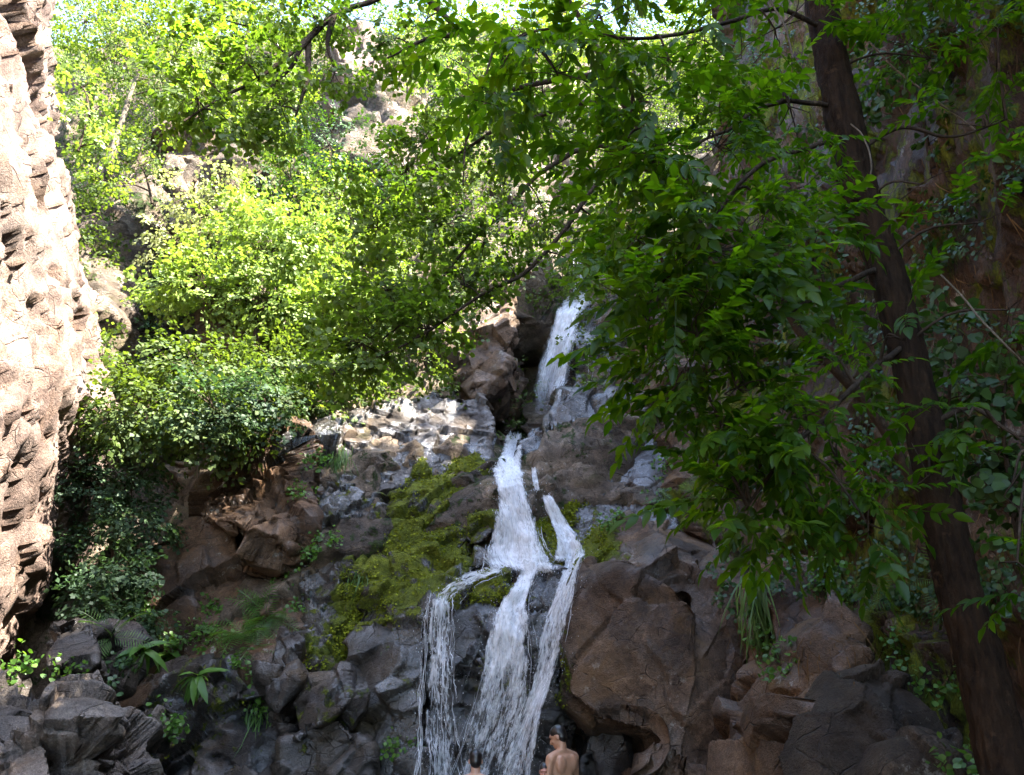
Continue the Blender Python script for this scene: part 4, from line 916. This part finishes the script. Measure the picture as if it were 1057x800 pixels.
# a second walnut like tree, added out of view to darken the right side
b2 = np.array([4.0, 1.2, -.3]); side = empty('tree', b2, 'leafy tree added out of view beside the viewer to darken the right side', 'tree')
p2 = smooth_path([b2, (3.9, 1.4, 3.0), (3.7, 1.9, 6.0), (3.4, 2.6, 8.5)], 40); V, F = tube(p2, np.linspace(.16, .05, 40), 10); b = MB(); b.add(V, F); b.build('trunk', M['bark'], side)
bs2 = []; L2 = MB()
pin_crown(L2, bs2, [(np.array(c), np.array(r), n) for c, r, n in [((3.4, 2.6, 8.2), (1.4, 1.4, .9), 110), ((4.3, 3.8, 8.8), (1.3, 1.4, .9), 100), ((2.6, 3.4, 9.2), (1.3, 1.3, .8), 90), ((3.6, 5.4, 9.4), (1.4, 1.3, .8), 100), ((4.2, 1.4, 7.2), (1.2, 1.2, .9), 80), ((2.2, 1.2, 8.4), (1.2, 1.2, .8), 70), ((4.4, 6.6, 10.2), (1.2, 1.2, .8), 80), ((2.6, 5.2, 10.0), (1.2, 1.0, .7), 60)]], p2[15:], per=6, length=.42, size=.13)
L2.build('crown', M['leaf_near'], side)
for b in bs2: b.build('twig', M['twig'], side)

# hornbeam leaning out from the right cliff, its limbs reaching far left over the stream
hb = [(905, 430, 8.3), (865, 385, 8.15), (826, 343, 8.0), (785, 270, 7.7), (745, 220, 7.5), (705, 180, 7.3), (650, 120, 7.1), (600, 20, 6.9), (540, -50, 6.6), (460, -60, 6.3)]
hpath = [at(*p) for p in hb]; hbase = at(960, 520, 8.6)
horn_l = [
    [(705, 182, 7.3), (660, 160, 7.2), (610, 150, 7.1), (568, 172, 7.0), (551, 184, 7.0), (520, 221, 6.9), (500, 235, 6.9), (476, 262, 6.8), (430, 320, 6.7), (395, 350, 6.6)],
    [(720, 200, 7.35), (660, 170, 7.0), (629, 177, 6.9), (605, 204, 6.85), (585, 235, 6.8), (554, 270, 6.75), (534, 287, 6.7), (503, 301, 6.7), (479, 316, 6.6), (430, 350, 6.5), (380, 372, 6.45)],
    [(650, 120, 7.1), (600, 105, 7.2), (545, 125, 7.2), (513, 133, 7.1), (493, 146, 7.1), (440, 180, 7.0), (385, 215, 6.9)],
    [(630, 75, 7.0), (560, 85, 6.9), (508, 100, 6.9), (493, 119, 6.8), (481, 146, 6.8), (478, 190, 6.7)],
    [(460, -60, 6.3), (420, -20, 6.2), (385, 1, 6.1), (350, 12, 6.0), (320, 38, 5.9), (292, 62, 5.8), (262, 84, 5.7), (228, 101, 5.7), (190, 125, 5.6)],
    [(330, 28, 5.95), (310, 50, 5.8), (300, 70, 5.8), (270, 98, 5.7)],
    [(345, 14, 6.0), (338, 45, 5.9), (345, 70, 5.9)],
    [(318, 40, 5.9), (317, 80, 5.8), (305, 120, 5.7)],
    [(420, -20, 6.2), (470, 30, 6.0), (440, 40, 5.9), (400, 60, 5.8)],
]
hclumps = [(450, 230, 6.8, 55, 80), (400, 300, 6.6, 56, 90), (375, 355, 6.45, 48, 70), (440, 340, 6.6, 52, 76), (480, 295, 6.7, 38, 44), (345, 385, 6.4, 28, 26), (520, 150, 7.1, 52, 66), (560, 95, 7.1, 40, 40), (480, 100, 6.8, 46, 56), (420, 175, 6.9, 50, 66), (560, 215, 7.0, 36, 40), (610, 190, 7.2, 34, 32), (390, 235, 6.8, 44, 56), (500, 250, 6.8, 40, 46), (620, 110, 7.2, 34, 30), (440, 140, 6.9, 44, 44), (530, 40, 6.9, 46, 40), (350, 310, 6.6, 30, 26), (530, 280, 6.7, 26, 20),
           (640, 260, 7.2, 34, 30), (600, 280, 7.0, 24, 16),
           (330, 25, 5.9, 40, 40), (255, 65, 5.7, 44, 56), (205, 105, 5.6, 38, 44), (290, 110, 5.7, 38, 40), (345, 75, 5.8, 34, 30), (180, 60, 5.6, 32, 28), (400, 40, 6.0, 40, 36), (240, 130, 5.6, 28, 22), (230, 20, 5.7, 40, 36), (290, -10, 5.9, 44, 36), (440, 20, 6.1, 34, 28)]
tree('tree', hbase, hpath, [px_clump(x, y, Y, r, int(n * .62), .8, .9) for x, y, Y, r, n in hclumps], .048, 'leaf_beam', 'slender leaning tree with small olive leaves whose bare dark boughs reach left across the view', n_leaf=26, rad=.21, r0=.062,
     bark='twig', twig=.0045, extra=[[at(*p) for p in q] for q in horn_l], T=OVAL, up=1.1, droop=.3, every=2)

# slender saplings against the right cliff
RG_ = 'thin saplings against the shaded cliff'
def sapling(label, pts, clumps, mat='leaf_dark', r0=.02, size=.075, n_leaf=10):
    P = [at(*p) for p in pts]
    tree('sapling', P[0], P[1:], [px_clump(x, y, Y, r, n, .9) for x, y, Y, r, n in clumps], size, mat, label, 'sapling', RG_, n_leaf=n_leaf, rad=.22, r0=r0, twig=.003, T=OVAL, up=.9, droop=.3)
sapling('thin upright sapling right of the leaning trunk, its leaves hanging over the lower trunk', [(1000, 560, 5.6), (985, 480, 5.6), (980, 400, 5.5), (985, 340, 5.4)], [(985, 350, 5.4, 40, 22), (1000, 410, 5.4, 36, 18), (965, 450, 5.4, 30, 12), (1010, 480, 5.4, 36, 16)])
sapling('thin sapling at the right edge under the cliff', [(1050, 560, 5.2), (1042, 500, 5.2), (1035, 430, 5.1), (1040, 380, 5.1)], [(1040, 400, 5.1, 40, 18), (1030, 470, 5.1, 36, 16), (1050, 530, 5.1, 36, 18)])
sapling('leafy sapling growing high on the shaded cliff, right of the trunk top', [(960, 170, 8.2), (950, 110, 8.0), (930, 60, 7.9)], [(930, 60, 7.9, 46, 40), (960, 30, 8.0, 46, 40), (900, 90, 7.8, 36, 26), (990, 70, 8.0, 50, 40), (1020, 30, 7.6, 50, 36), (1000, 130, 7.7, 40, 30)], r0=.03)
sapling('leafy sapling on the shaded cliff between the trunk and the walnut leaves', [(860, 330, 9.6), (835, 260, 9.4), (815, 190, 9.2)], [(810, 190, 9.2, 46, 36), (840, 240, 9.2, 40, 30), (790, 280, 9.3, 46, 34), (830, 320, 9.2, 36, 24), (780, 130, 9.4, 46, 34)], r0=.03)

# bare hanging stems
def vine(label, pts, r, mat='pale_bark'):
    w = smooth_path([at(*p) for p in pts], 30); w += .02 * np.stack([fbm(w * 2.5, 3, 91 + k) for k in range(3)], 1)
    V, F = tube(w, np.full(30, r), 6); b = MB(); b.add(V, F); tag(b.build('vine', M[mat], None, loc=w[0]), label, 'vine', 'bare stems over the shaded cliff')
vine('straight bare stem slanting across the shaded cliff to the right edge', [(962, 275, 4.6), (1010, 325, 4.5), (1062, 378, 4.4)], .007)
vine('pale bare stem slanting over the upper part of the shaded cliff', [(895, 40, 5.6), (935, 80, 5.6), (1005, 133, 5.5), (1020, 160, 5.5)], .008)
vine('thin stem curling round the trunk at its bend', [(880, 128, 4.80), (892, 140, 4.74), (899, 165, 4.72), (893, 195, 4.74)], .006)
vine('thin stem hanging at the top right of the fall leaves', [(795, 0, 4.6), (812, 30, 4.5), (818, 60, 4.5)], .007)

# dry roots and moss hanging on the right cliff
def cliff_roots():
    b = MB(); P, D, N = [], [], []
    for k in range(1300):
        p, n = hit(RNG.uniform(725, 1060), RNG.uniform(-20, 720))
        if p[0] < 2.6 or n[0] > -.1 and n[2] > .5: continue
        P.append(p + n * .015); d = np.array([n[0] * .4, n[1] * .4, -1]) + .3 * RNG.normal(size=3); D.append(d); N.append(n + .3 * RNG.normal(size=3))
    P, D, N = map(np.array, (P, D, N))
    put(b, BLADE, P, D, N, RNG.uniform(.10, .38, len(P)))
    tag(b.build('hanging_roots', M['dry']), 'dry brown rootlets and dead grass hanging down the shaded cliff', 'dead roots', kind='stuff')
cliff_roots()
def cliff_leaves():
    b = MB(); P, N = [], []
    for k in range(2200):
        x, y = RNG.uniform(730, 1060), RNG.uniform(-40, 640)
        if vnoise(np.array([[x / 70, y / 60, 3.3]]), 4)[0] < .05: continue
        p, n = hit(x, y)
        if p[0] < 2.6: continue
        P.append(p + n * RNG.uniform(.03, .25)); N.append(n)
    P, N = np.array(P), np.array(N)
    sprays(b, P, norm(N + np.array([0, 0, -.5])), 9, .20, .055, OVAL, up=.6, droop=.5)
    tag(b.build('cliff_ivy', M['ivy']), 'patches of small dark leaves creeping over the shaded cliff', 'ivy', kind='stuff')
cliff_leaves()
# ------------------------------------------------------------------ ferns and small plants on the rocks
FG = 'small plants growing on the rocks'
def frond_T():
    """a whole fern frond: pinnae along a curved rachis"""
    V, F = [], []
    for k in range(15):
        t = .08 + .92 * k / 15; z = .28 * t - .55 * t * t; w = .30 * math.sin(math.pi * min(1, t * .92 + .12)) ** .8
        for sg in (1, -1):
            i = len(V); V += [(t, 0, z), (t + .03, sg * w * .5, z - .02), (t + .075, sg * w, z - .06), (t + .055, sg * w * .45, z - .02)]; F.append((i, i + 1, i + 2, i + 3) if sg < 0 else (i, i + 3, i + 2, i + 1))
    for k in range(6):
        t = k / 6; i = len(V); z = .28 * t - .55 * t * t; t2 = (k + 1) / 6; z2 = .28 * t2 - .55 * t2 * t2
        V += [(t, .008, z), (t, -.008, z), (t2, -.006, z2), (t2, .006, z2)]; F.append((i, i + 1, i + 2, i + 3))
    return np.array(V, float), [np.array(F)]
FROND = frond_T()

def plant(kind, px, py, size, label, n=9, spread=1.0, mat=None):
    p, nn = hit(px, py); p = p - nn * .02; size *= (.8 if kind == 'strap' else 1.25)
    out = norm(nn + np.array([0, -.25, .55])); b = MB(); stem = MB()
    a = RNG.uniform(0, 2 * np.pi, n); t1 = norm(np.cross(out, np.array([1, 0, .2]))); t2 = np.cross(out, t1)
    D = out * .55 + spread * (np.cos(a)[:, None] * t1 + np.sin(a)[:, None] * t2) + .15 * rnd(n)
    D[:, 2] = np.maximum(D[:, 2], -.5)
    P = np.repeat(p[None], n, 0)
    U = np.repeat((out * .6 + np.array([0, 0, .8]))[None], n, 0) + .15 * rnd(n)
    if kind == 'strap': D[:, 2] -= .35; D = D + .4 * rnd(n)
    if kind == 'fern': put(b, FROND, P, D, U, size * RNG.uniform(.7, 1.15, n)); m = 'fern'
    elif kind == 'strap': put(b, STRAP, P, D, U, size * RNG.uniform(.7, 1.15, n)); m = 'herb'
    elif kind == 'grass': put(b, BLADE, P + .09 * rnd(n), out * .35 + np.array([0, -.15, -1.0]) + .28 * rnd(n), U, size * RNG.uniform(.6, 1.2, n)); m = 'fern'
    else:
        Q = p + nn * .06 + (np.cos(a)[:, None] * t1 + np.sin(a)[:, None] * t2) * (size * RNG.uniform(.1, 1, n) ** .6)[:, None] + nn * (size * .35 * RNG.uniform(0, 1, n))[:, None]
        k = n * 6; qi = RNG.integers(0, n, k)
        put(b, OVAL, Q[qi] + .05 * rnd(k), rnd(k) + nn * .3 + np.array([0, 0, -.5]), np.array([0, -.35, .9]) + .45 * rnd(k), RNG.uniform(.035, .075, k)); m = 'herb'
        for q in Q[::2]:
            V, F = tube(smooth_path([p, (p + q) / 2 + np.array([0, 0, .03]), q], 5), np.linspace(.006, .002, 5), 3); stem.add(V, F)
    if b.v and stem.v:
        root = empty('plant', p, label, 'plant', FG); b.build('leaves', M[mat or m], root); stem.build('stems', M['twig'], root)
    else: tag(b.build({'fern': 'fern', 'grass': 'grass_tuft', 'strap': 'fern'}[kind], M[mat or m], None, loc=p), label, {'fern': 'fern', 'grass': 'grass tuft', 'strap': 'fern'}[kind], FG)

plant('strap', 147, 672, .36, 'hart\'s tongue fern with broad strap leaves, leftmost of the fern row', 15)
plant('strap', 176, 676, .42, 'hart\'s tongue fern with long hanging leaves beside the leftmost fern of the row', 16)
plant('strap', 203, 698, .34, 'small strap leaved fern lowest below the middle of the fern row', 15)
plant('herb', 200, 660, .22, 'clump of round green leaves above the lowest strap leaved fern', 22)
plant('herb', 222, 662, .20, 'round leaved clump left of the big feathery fern', 18)
plant('fern', 250, 655, .55, 'big feathery fern in the middle of the row under the lichen face', 10)
plant('fern', 275, 640, .50, 'feathery fern at the right end of the row, above the upright stone', 10)
plant('herb', 245, 690, .26, 'dense leafy clump hanging below the big feathery fern', 30)
plant('fern', 262, 668, .40, 'smaller fern drooping between the two big feathery ferns', 8)
plant('herb', 217, 626, .16, 'small round leafy plant alone on the bare brown face', 14)
plant('herb', 150, 632, .20, 'leafy sprig at the left edge of the brown face', 14)
plant('herb', 185, 655, .18, 'low leaves above the hanging strap leaves', 12)
plant('fern', 115, 660, .45, 'shaded fern right of the rounded purple grey boulder', 8)
plant('herb', 120, 700, .26, 'dark leafy clump between the round boulder and the fern row', 24, mat='ivy')
plant('herb', 62, 692, .16, 'small bright plant in front of the rounded purple grey boulder', 12)
plant('herb', 10, 698, .22, 'bright leafy clump at the left edge on top of the jagged outcrop', 24)
plant('herb', 170, 735, .14, 'tiny sprig on the damp dark wall under the fern row', 9)
plant('herb', 180, 750, .10, 'tiniest sprig low on the damp dark wall', 7)
plant('grass', 263, 745, .38, 'tuft of drooping grass beside the flat tilted stone', 120)
plant('herb', 268, 720, .14, 'leafy sprig above the drooping grass tuft', 9)
plant('herb', 295, 593, .22, 'bright leafy plant low in the cracks of the fractured outcrop', 20)
plant('herb', 325, 568, .22, 'bright leafy plant in the middle crack of the fractured outcrop', 20)
plant('herb', 340, 560, .16, 'small leafy sprig at the right of the middle crack', 12)
plant('herb', 312, 510, .18, 'leafy sprig in the long upper crack of the fractured outcrop', 14)
plant('herb', 325, 470, .22, 'leaves trailing from the top of the fractured outcrop', 20)
plant('grass', 350, 470, .30, 'small grass tuft at the left end of the wide wet slab', 100)
plant('herb', 312, 625, .14, 'pale sprig left of the mossy boulder', 9)
plant('herb', 415, 770, .20, 'small leaves on the lower mossy rock beside the white veil', 18)
plant('grass', 370, 600, .25, 'grass tuft on the left flank of the mossy boulder', 80)
plant('fern', 700, 518, .42, 'fern on the ledge above the huge brown boulder', 10)
plant('herb', 680, 520, .24, 'bright leafy clump left of the fern above the huge boulder', 22)
plant('herb', 635, 540, .20, 'faint green clump on the wet shelf', 16)
plant('grass', 782, 600, .55, 'long grass hanging down the right side of the huge boulder', 180)
plant('herb', 797, 655, .26, 'leafy creeper hanging in the cleft right of the huge boulder', 26)
plant('herb', 806, 685, .20, 'lower end of the creeper in the cleft, lighter green', 16)
plant('grass', 858, 585, .45, 'grass hanging from the tan block under the walnut leaves', 140)
plant('herb', 850, 595, .28, 'round leafed clump on top of the tan block', 26)
plant('herb', 880, 622, .22, 'leafy sprigs above the tall pale brown rock', 18)
plant('fern', 935, 620, .50, 'big dark fern on the bank left of the trunk', 10)
plant('fern', 965, 600, .40, 'upper fern close beside the leaning trunk', 8)
plant('herb', 965, 700, .24, 'leafy clump behind the dark rounded boulder, beside the trunk', 22)
plant('herb', 930, 665, .16, 'small pale leaves under the big dark fern', 12)
plant('herb', 985, 790, .16, 'small bright leaves in front of the trunk foot', 12)
plant('herb', 690, 480, .24, 'green clump clinging to the rock rib below the walnut leaves', 22)
plant('fern', 720, 480, .40, 'fern on the rock rib behind the walnut leaves', 9)

# moss tufts standing up from the moss cushions
def moss_tufts():
    b = MB()
    for o in ROCKS:
        if o.get('kind'): continue
        me = o.data; n = len(me.vertices); a = np.empty(n, np.float32); me.attributes['moss'].data.foreach_get('value', a)
        if a.max() < .4: continue
        V = np.empty(n * 3, np.float32); me.vertices.foreach_get('co', V); V = V.reshape(-1, 3) + np.array(o.location); N = np.empty(n * 3, np.float32); me.vertex_normals.foreach_get('vector', N); N = N.reshape(-1, 3)
        ok = np.where((a + .5 * fbm(V * 4.5, 4, 44, .6) > .60) & (N[:, 1] < .35))[0]
        if len(ok) == 0: continue
        k = RNG.choice(ok, min(len(ok) * 2, 9000)); m = len(k)
        put(b, TINY, V[k] + .02 * rnd(m), N[k] + np.array([0, -.1, -.75]) + .35 * rnd(m), N[k] + .4 * rnd(m), RNG.uniform(.018, .05, m))
    tag(b.build('moss', M['moss']), 'bright green moss cushions on the wet rocks beside the fall', 'moss', kind='stuff')
moss_tufts()
# ------------------------------------------------------------------ bathers
def skin_mat(name, c):
    m, nt, out = newmat(name); g = NT(nt); bs = g.n('BsdfPrincipled')
    n = g.noise(g.n('NewGeometry').outputs['Position'], 9, 4, .6)
    g.l(g.ramp(n, [(.3, tuple(x * .88 for x in c)), (.7, tuple(x * 1.1 for x in c))]), bs.inputs['Base Color']); bs.inputs['Roughness'].default_value = .42
    bs.inputs['Subsurface Weight'].default_value = .08; bs.inputs['Subsurface Radius'].default_value = (.02, .008, .004)
    g.l(bs.outputs[0], out.inputs['Surface']); return m
def plain(name, c, r):
    m, nt, out = newmat(name); g = NT(nt); bs = g.n('BsdfPrincipled'); n = g.noise(g.n('NewGeometry').outputs['Position'], 60, 4, .6)
    g.l(g.ramp(n, [(.3, tuple(x * .6 for x in c)), (.7, tuple(x * 1.4 for x in c))]), bs.inputs['Base Color']); bs.inputs['Roughness'].default_value = r
    g.l(bs.outputs[0], out.inputs['Surface']); return m
M['skin'] = skin_mat('tanned_skin', (.40, .215, .13)); M['skin2'] = skin_mat('fair_skin', (.50, .28, .19)); M['skin3'] = skin_mat('child_skin', (.44, .20, .14))
M['hair'] = plain('wet_black_hair', (.010, .008, .007), .35); M['cloth'] = plain('swim_shorts', (.03, .035, .06), .7); M['eye'] = plain('dark_eye', (.02, .015, .01), .2)

def sphere_pts(c, r, n=42):
    i = np.arange(n) + .5; ph = np.arccos(1 - 2 * i / n); th = np.pi * (1 + 5 ** .5) * i
    return np.asarray(c) + np.stack([np.cos(th) * np.sin(ph), np.sin(th) * np.sin(ph), np.cos(ph)], 1) * np.asarray(r)
def hull_mesh(lumps, vox, sm=4):
    bm = bmesh.new()
    for P in lumps:
        vs_ = [bm.verts.new(p) for p in P]; r = bmesh.ops.convex_hull(bm, input=vs_)
        bmesh.ops.delete(bm, geom=list({e for e in r['geom_interior'] + r['geom_unused'] if isinstance(e, bmesh.types.BMVert)}), context='VERTS')
    me = bpy.data.meshes.new('t'); bm.to_mesh(me); bm.free(); o = bpy.data.objects.new('t', me); COL.objects.link(o)
    md = o.modifiers.new('r', 'REMESH'); md.mode = 'VOXEL'; md.voxel_size = vox; s = o.modifiers.new('s', 'SMOOTH'); s.iterations = sm; s.factor = .5
    dg = bpy.context.evaluated_depsgraph_get(); dg.update(); m2 = bpy.data.meshes.new_from_object(o.evaluated_get(dg)); bpy.data.objects.remove(o)
    m2.polygons.foreach_set('use_smooth', np.ones(len(m2.polygons), bool)); return m2
def cap(a, b, ra, rb): return np.vstack([sphere_pts(a, ra, 30), sphere_pts(b, rb, 30)])

def person(headtop, yaw, head_yaw, head_pitch, scale, skin, label, arm_l, arm_r, head_scale=1.0, lean=0.0):
    """local frame: facing +Y, x to the right; arms = (elbow, wrist, fingertip direction)"""
    lumps = []
    rings = [(.86, .165, .115, 0), (.95, .170, .118, -.005), (1.08, .145, .098, 0), (1.2, .155, .105, .005), (1.33, .178, .112, .0), (1.42, .165, .095, -.012)]
    for (z0, a0, b0, y0), (z1, a1, b1, y1) in zip(rings[:-1], rings[1:]):
        lumps.append(np.vstack([sphere_pts((0, y0, z0), (a0, b0, .05)), sphere_pts((0, y1, z1), (a1, b1, .05))]))
    lumps.append(cap((0, -.01, 1.42), (0, .01, 1.58), .062, .055))
    for s in (-1, 1):
        lumps.append(cap((0, -.012, 1.49), (s * .175, -.01, 1.425), .045, .055)); lumps.append(sphere_pts((s * .185, -.008, 1.41), (.058, .060, .064)))
        lumps.append(sphere_pts((s * .085, -.075, 1.36), (.075, .045, .10)))                 # shoulder blades
        lumps.append(cap((s * .092, 0, .90), (s * .095, .01, .50), .088, .056)); lumps.append(cap((s * .095, .01, .50), (s * .098, -.02, .34), .055, .056)); lumps.append(cap((s * .098, -.02, .34), (s * .10, -.01, .09), .054, .036))
        lumps.append(cap((s * .10, -.03, .045), (s * .115, .16, .03), .040, .028)); lumps.append(sphere_pts((s * .08, -.06, .90), (.09, .085, .095)))
        el, wr, fd = (arm_l if s < 0 else arm_r); sh = np.array([s * .195, -.005, 1.40]); el, wr = np.array(el), np.array(wr); fd = norm(np.array(fd, float))
        lumps.append(cap(sh, el, .050, .039)); lumps.append(cap(el, el + (wr - el) * .35, .040, .041)); lumps.append(cap(el + (wr - el) * .35, wr, .040, .026))
        side = norm(np.cross(fd, np.array([s * 1.0, .2, .1]))); pn = np.cross(side, fd); pc = wr + fd * .05
        lumps.append(np.vstack([sphere_pts(wr + fd * .015, .022, 20), sphere_pts(pc + side * .028 + fd * .04, .013, 16), sphere_pts(pc - side * .028 + fd * .035, .013, 16), sphere_pts(pc + fd * .03, .017, 16)]))
        for k, ln in enumerate((.068, .078, .074, .058)):
            b0 = pc + side * (.030 - .020 * k) + fd * .042; m = b0 + fd * ln * .55 + pn * .010; e = m + fd * ln * .40 + pn * .030
            lumps.append(cap(b0, m, .0105, .0098)); lumps.append(cap(m, e, .0098, .0085))
        b0 = wr + fd * .03 + side * .028; m = b0 + side * .028 + fd * .030; e = m + fd * .034 + pn * .012; lumps.append(cap(b0, m, .014, .012)); lumps.append(cap(m, e, .012, .010))
    Rh = np.array(Matrix.Rotation(head_yaw, 3, 'Z') @ Matrix.Rotation(head_pitch, 3, 'X')); piv = np.array([0, .0, 1.55]); hs = head_scale
    def H(P): return piv + ((P - piv) * hs) @ Rh.T
    hl = [sphere_pts((0, .0, 1.665), (.074, .094, .090), 90), sphere_pts((0, .035, 1.60), (.056, .062, .072), 60), sphere_pts((0, .072, 1.552), (.030, .026, .020), 30), cap((0, .096, 1.645), (0, .116, 1.607), .009, .014),
          sphere_pts((0, .088, 1.578), (.024, .014, .011), 30), sphere_pts((0, .09, 1.672), (.05, .014, .010), 30), cap((0, 0, 1.54), (0, .005, 1.60), .054, .054)]
    for s in (-1, 1): hl += [sphere_pts((s * .076, -.008, 1.63), (.010, .020, .033), 30), sphere_pts((s * .04, .07, 1.618), (.022, .02, .018), 24)]
    lumps += [H(P) for P in hl]
    me = hull_mesh(lumps, .0085, 5)
    hair = hull_mesh([H(sphere_pts((0, -.010, 1.684), (.080, .098, .084), 90)), H(sphere_pts((0, -.042, 1.640), (.072, .062, .085), 60))], .009, 3)
    n = len(hair.vertices); V = np.empty(n * 3, np.float32); hair.vertices.foreach_get('co', V); V = V.reshape(-1, 3)
    V += (.004 * fbm(V * 55, 3, 3))[:, None] * norm(V - H(np.array([[0, -.01, 1.66]]))); hair.vertices.foreach_set('co', V.ravel()); hair.update()
    sh_l = [sphere_pts((0, 0, .96), (.182, .130, .05)), ]
    shorts = hull_mesh([np.vstack([sphere_pts((0, 0, .97), (.180, .128, .03)), sphere_pts((0, -.01, .86), (.182, .135, .05))])] + [cap((s * .09, 0, .86), (s * .10, .01, .52), .104, .092) for s in (-1, 1)] + [sphere_pts((s * .08, -.06, .90), (.10, .095, .10)) for s in (-1, 1)], .012, 3)
    Rz = Matrix.Rotation(yaw, 4, 'Z'); topz = (piv + (np.array([0, -.01, 1.768]) - piv) * hs)
    topw = Rz.to_3x3() @ Vector(H(np.array([[0, -.01, 1.768]]))[0]) * scale
    loc = Vector(headtop) - topw
    o = bpy.data.objects.new('person', me); COL.objects.link(o); me.materials.append(M[skin]); o.matrix_world = Matrix.Translation(loc) @ Rz @ Matrix.Scale(scale, 4)
    tag(o, label, 'person')
    for nm, mm, mt in (('hair', hair, 'hair'), ('shorts', shorts, 'cloth')):
        mm.materials.append(M[mt]); c = bpy.data.objects.new(nm, mm); COL.objects.link(c); c.parent = o
    for s in (-1, 1):
        P = H(sphere_pts((s * .032, .082, 1.652), (.011, .008, .007), 24)); em = hull_mesh([P], .003, 1); em.materials.append(M['eye']); c = bpy.data.objects.new('eye', em); COL.objects.link(c); c.parent = o
    return o

person(at(572.5, 748.5, 9.9), R(42), R(28), R(-24), 1.0, 'skin', 'bare backed man with short black hair standing beside the fall, looking down left',
       ((-.245, .01, 1.13), (-.235, .17, .93), (.1, .7, -.6)), ((.245, .03, 1.13), (.17, .25, 1.02), (-.6, .7, -.1)))
person(at(491, 773, 10.2), R(-6), R(12), R(-10), 1.0, 'skin2', 'bather with short dark hair seen from behind, lower down in front of the fall',
       ((-.26, .02, 1.13), (-.22, .22, 1.0), (.2, .9, -.2)), ((.26, .02, 1.13), (.22, .22, 1.0), (-.2, .9, -.2)))
person(at(562, 786.5, 9.75), R(160), R(10), R(-8), .66, 'skin3', 'small wet child whose face just shows beside the standing man\'s left arm',
       ((-.23, .06, 1.14), (-.10, .25, 1.2), (.5, .3, .6)), ((.23, .06, 1.14), (.12, .25, 1.15), (-.5, .3, .6)), head_scale=1.15)
# ------------------------------------------------------------------ light
SUN_AZ, SUN_EL = R(112), R(55)          # azimuth clockwise from +Y (into the picture): from the right, a little behind
d = Vector((math.sin(SUN_AZ) * math.cos(SUN_EL), math.cos(SUN_AZ) * math.cos(SUN_EL), math.sin(SUN_EL)))
sl = bpy.data.lights.new('sun', 'SUN'); sl.energy = 5.0; sl.angle = R(.5); sl.color = (1, .95, .86)
so = bpy.data.objects.new('sun', sl); COL.objects.link(so); so.rotation_euler = d.to_track_quat('Z', 'Y').to_euler(); so.location = (20, 0, 40)
w = bpy.data.worlds.new('World'); scene.world = w; w.use_nodes = True
nt = w.node_tree; nt.nodes.clear()
sk = nt.nodes.new('ShaderNodeTexSky'); sk.sky_type = 'NISHITA'; sk.sun_disc = False; sk.sun_elevation = SUN_EL; sk.sun_rotation = SUN_AZ
bg = nt.nodes.new('ShaderNodeBackground'); bg.inputs['Strength'].default_value = .15
wo = nt.nodes.new('ShaderNodeOutputWorld')
nt.links.new(sk.outputs[0], bg.inputs[0]); nt.links.new(bg.outputs[0], wo.inputs[0])
vs = scene.view_settings; vs.view_transform = 'Standard'; vs.look = 'None'; vs.gamma = 1; vs.use_curve_mapping = False
vs.exposure = 3.5
scene.render.engine = 'CYCLES'
cy = scene.cycles; cy.max_bounces = 7; cy.diffuse_bounces = 4; cy.transmission_bounces = 4; cy.transparent_max_bounces = 12
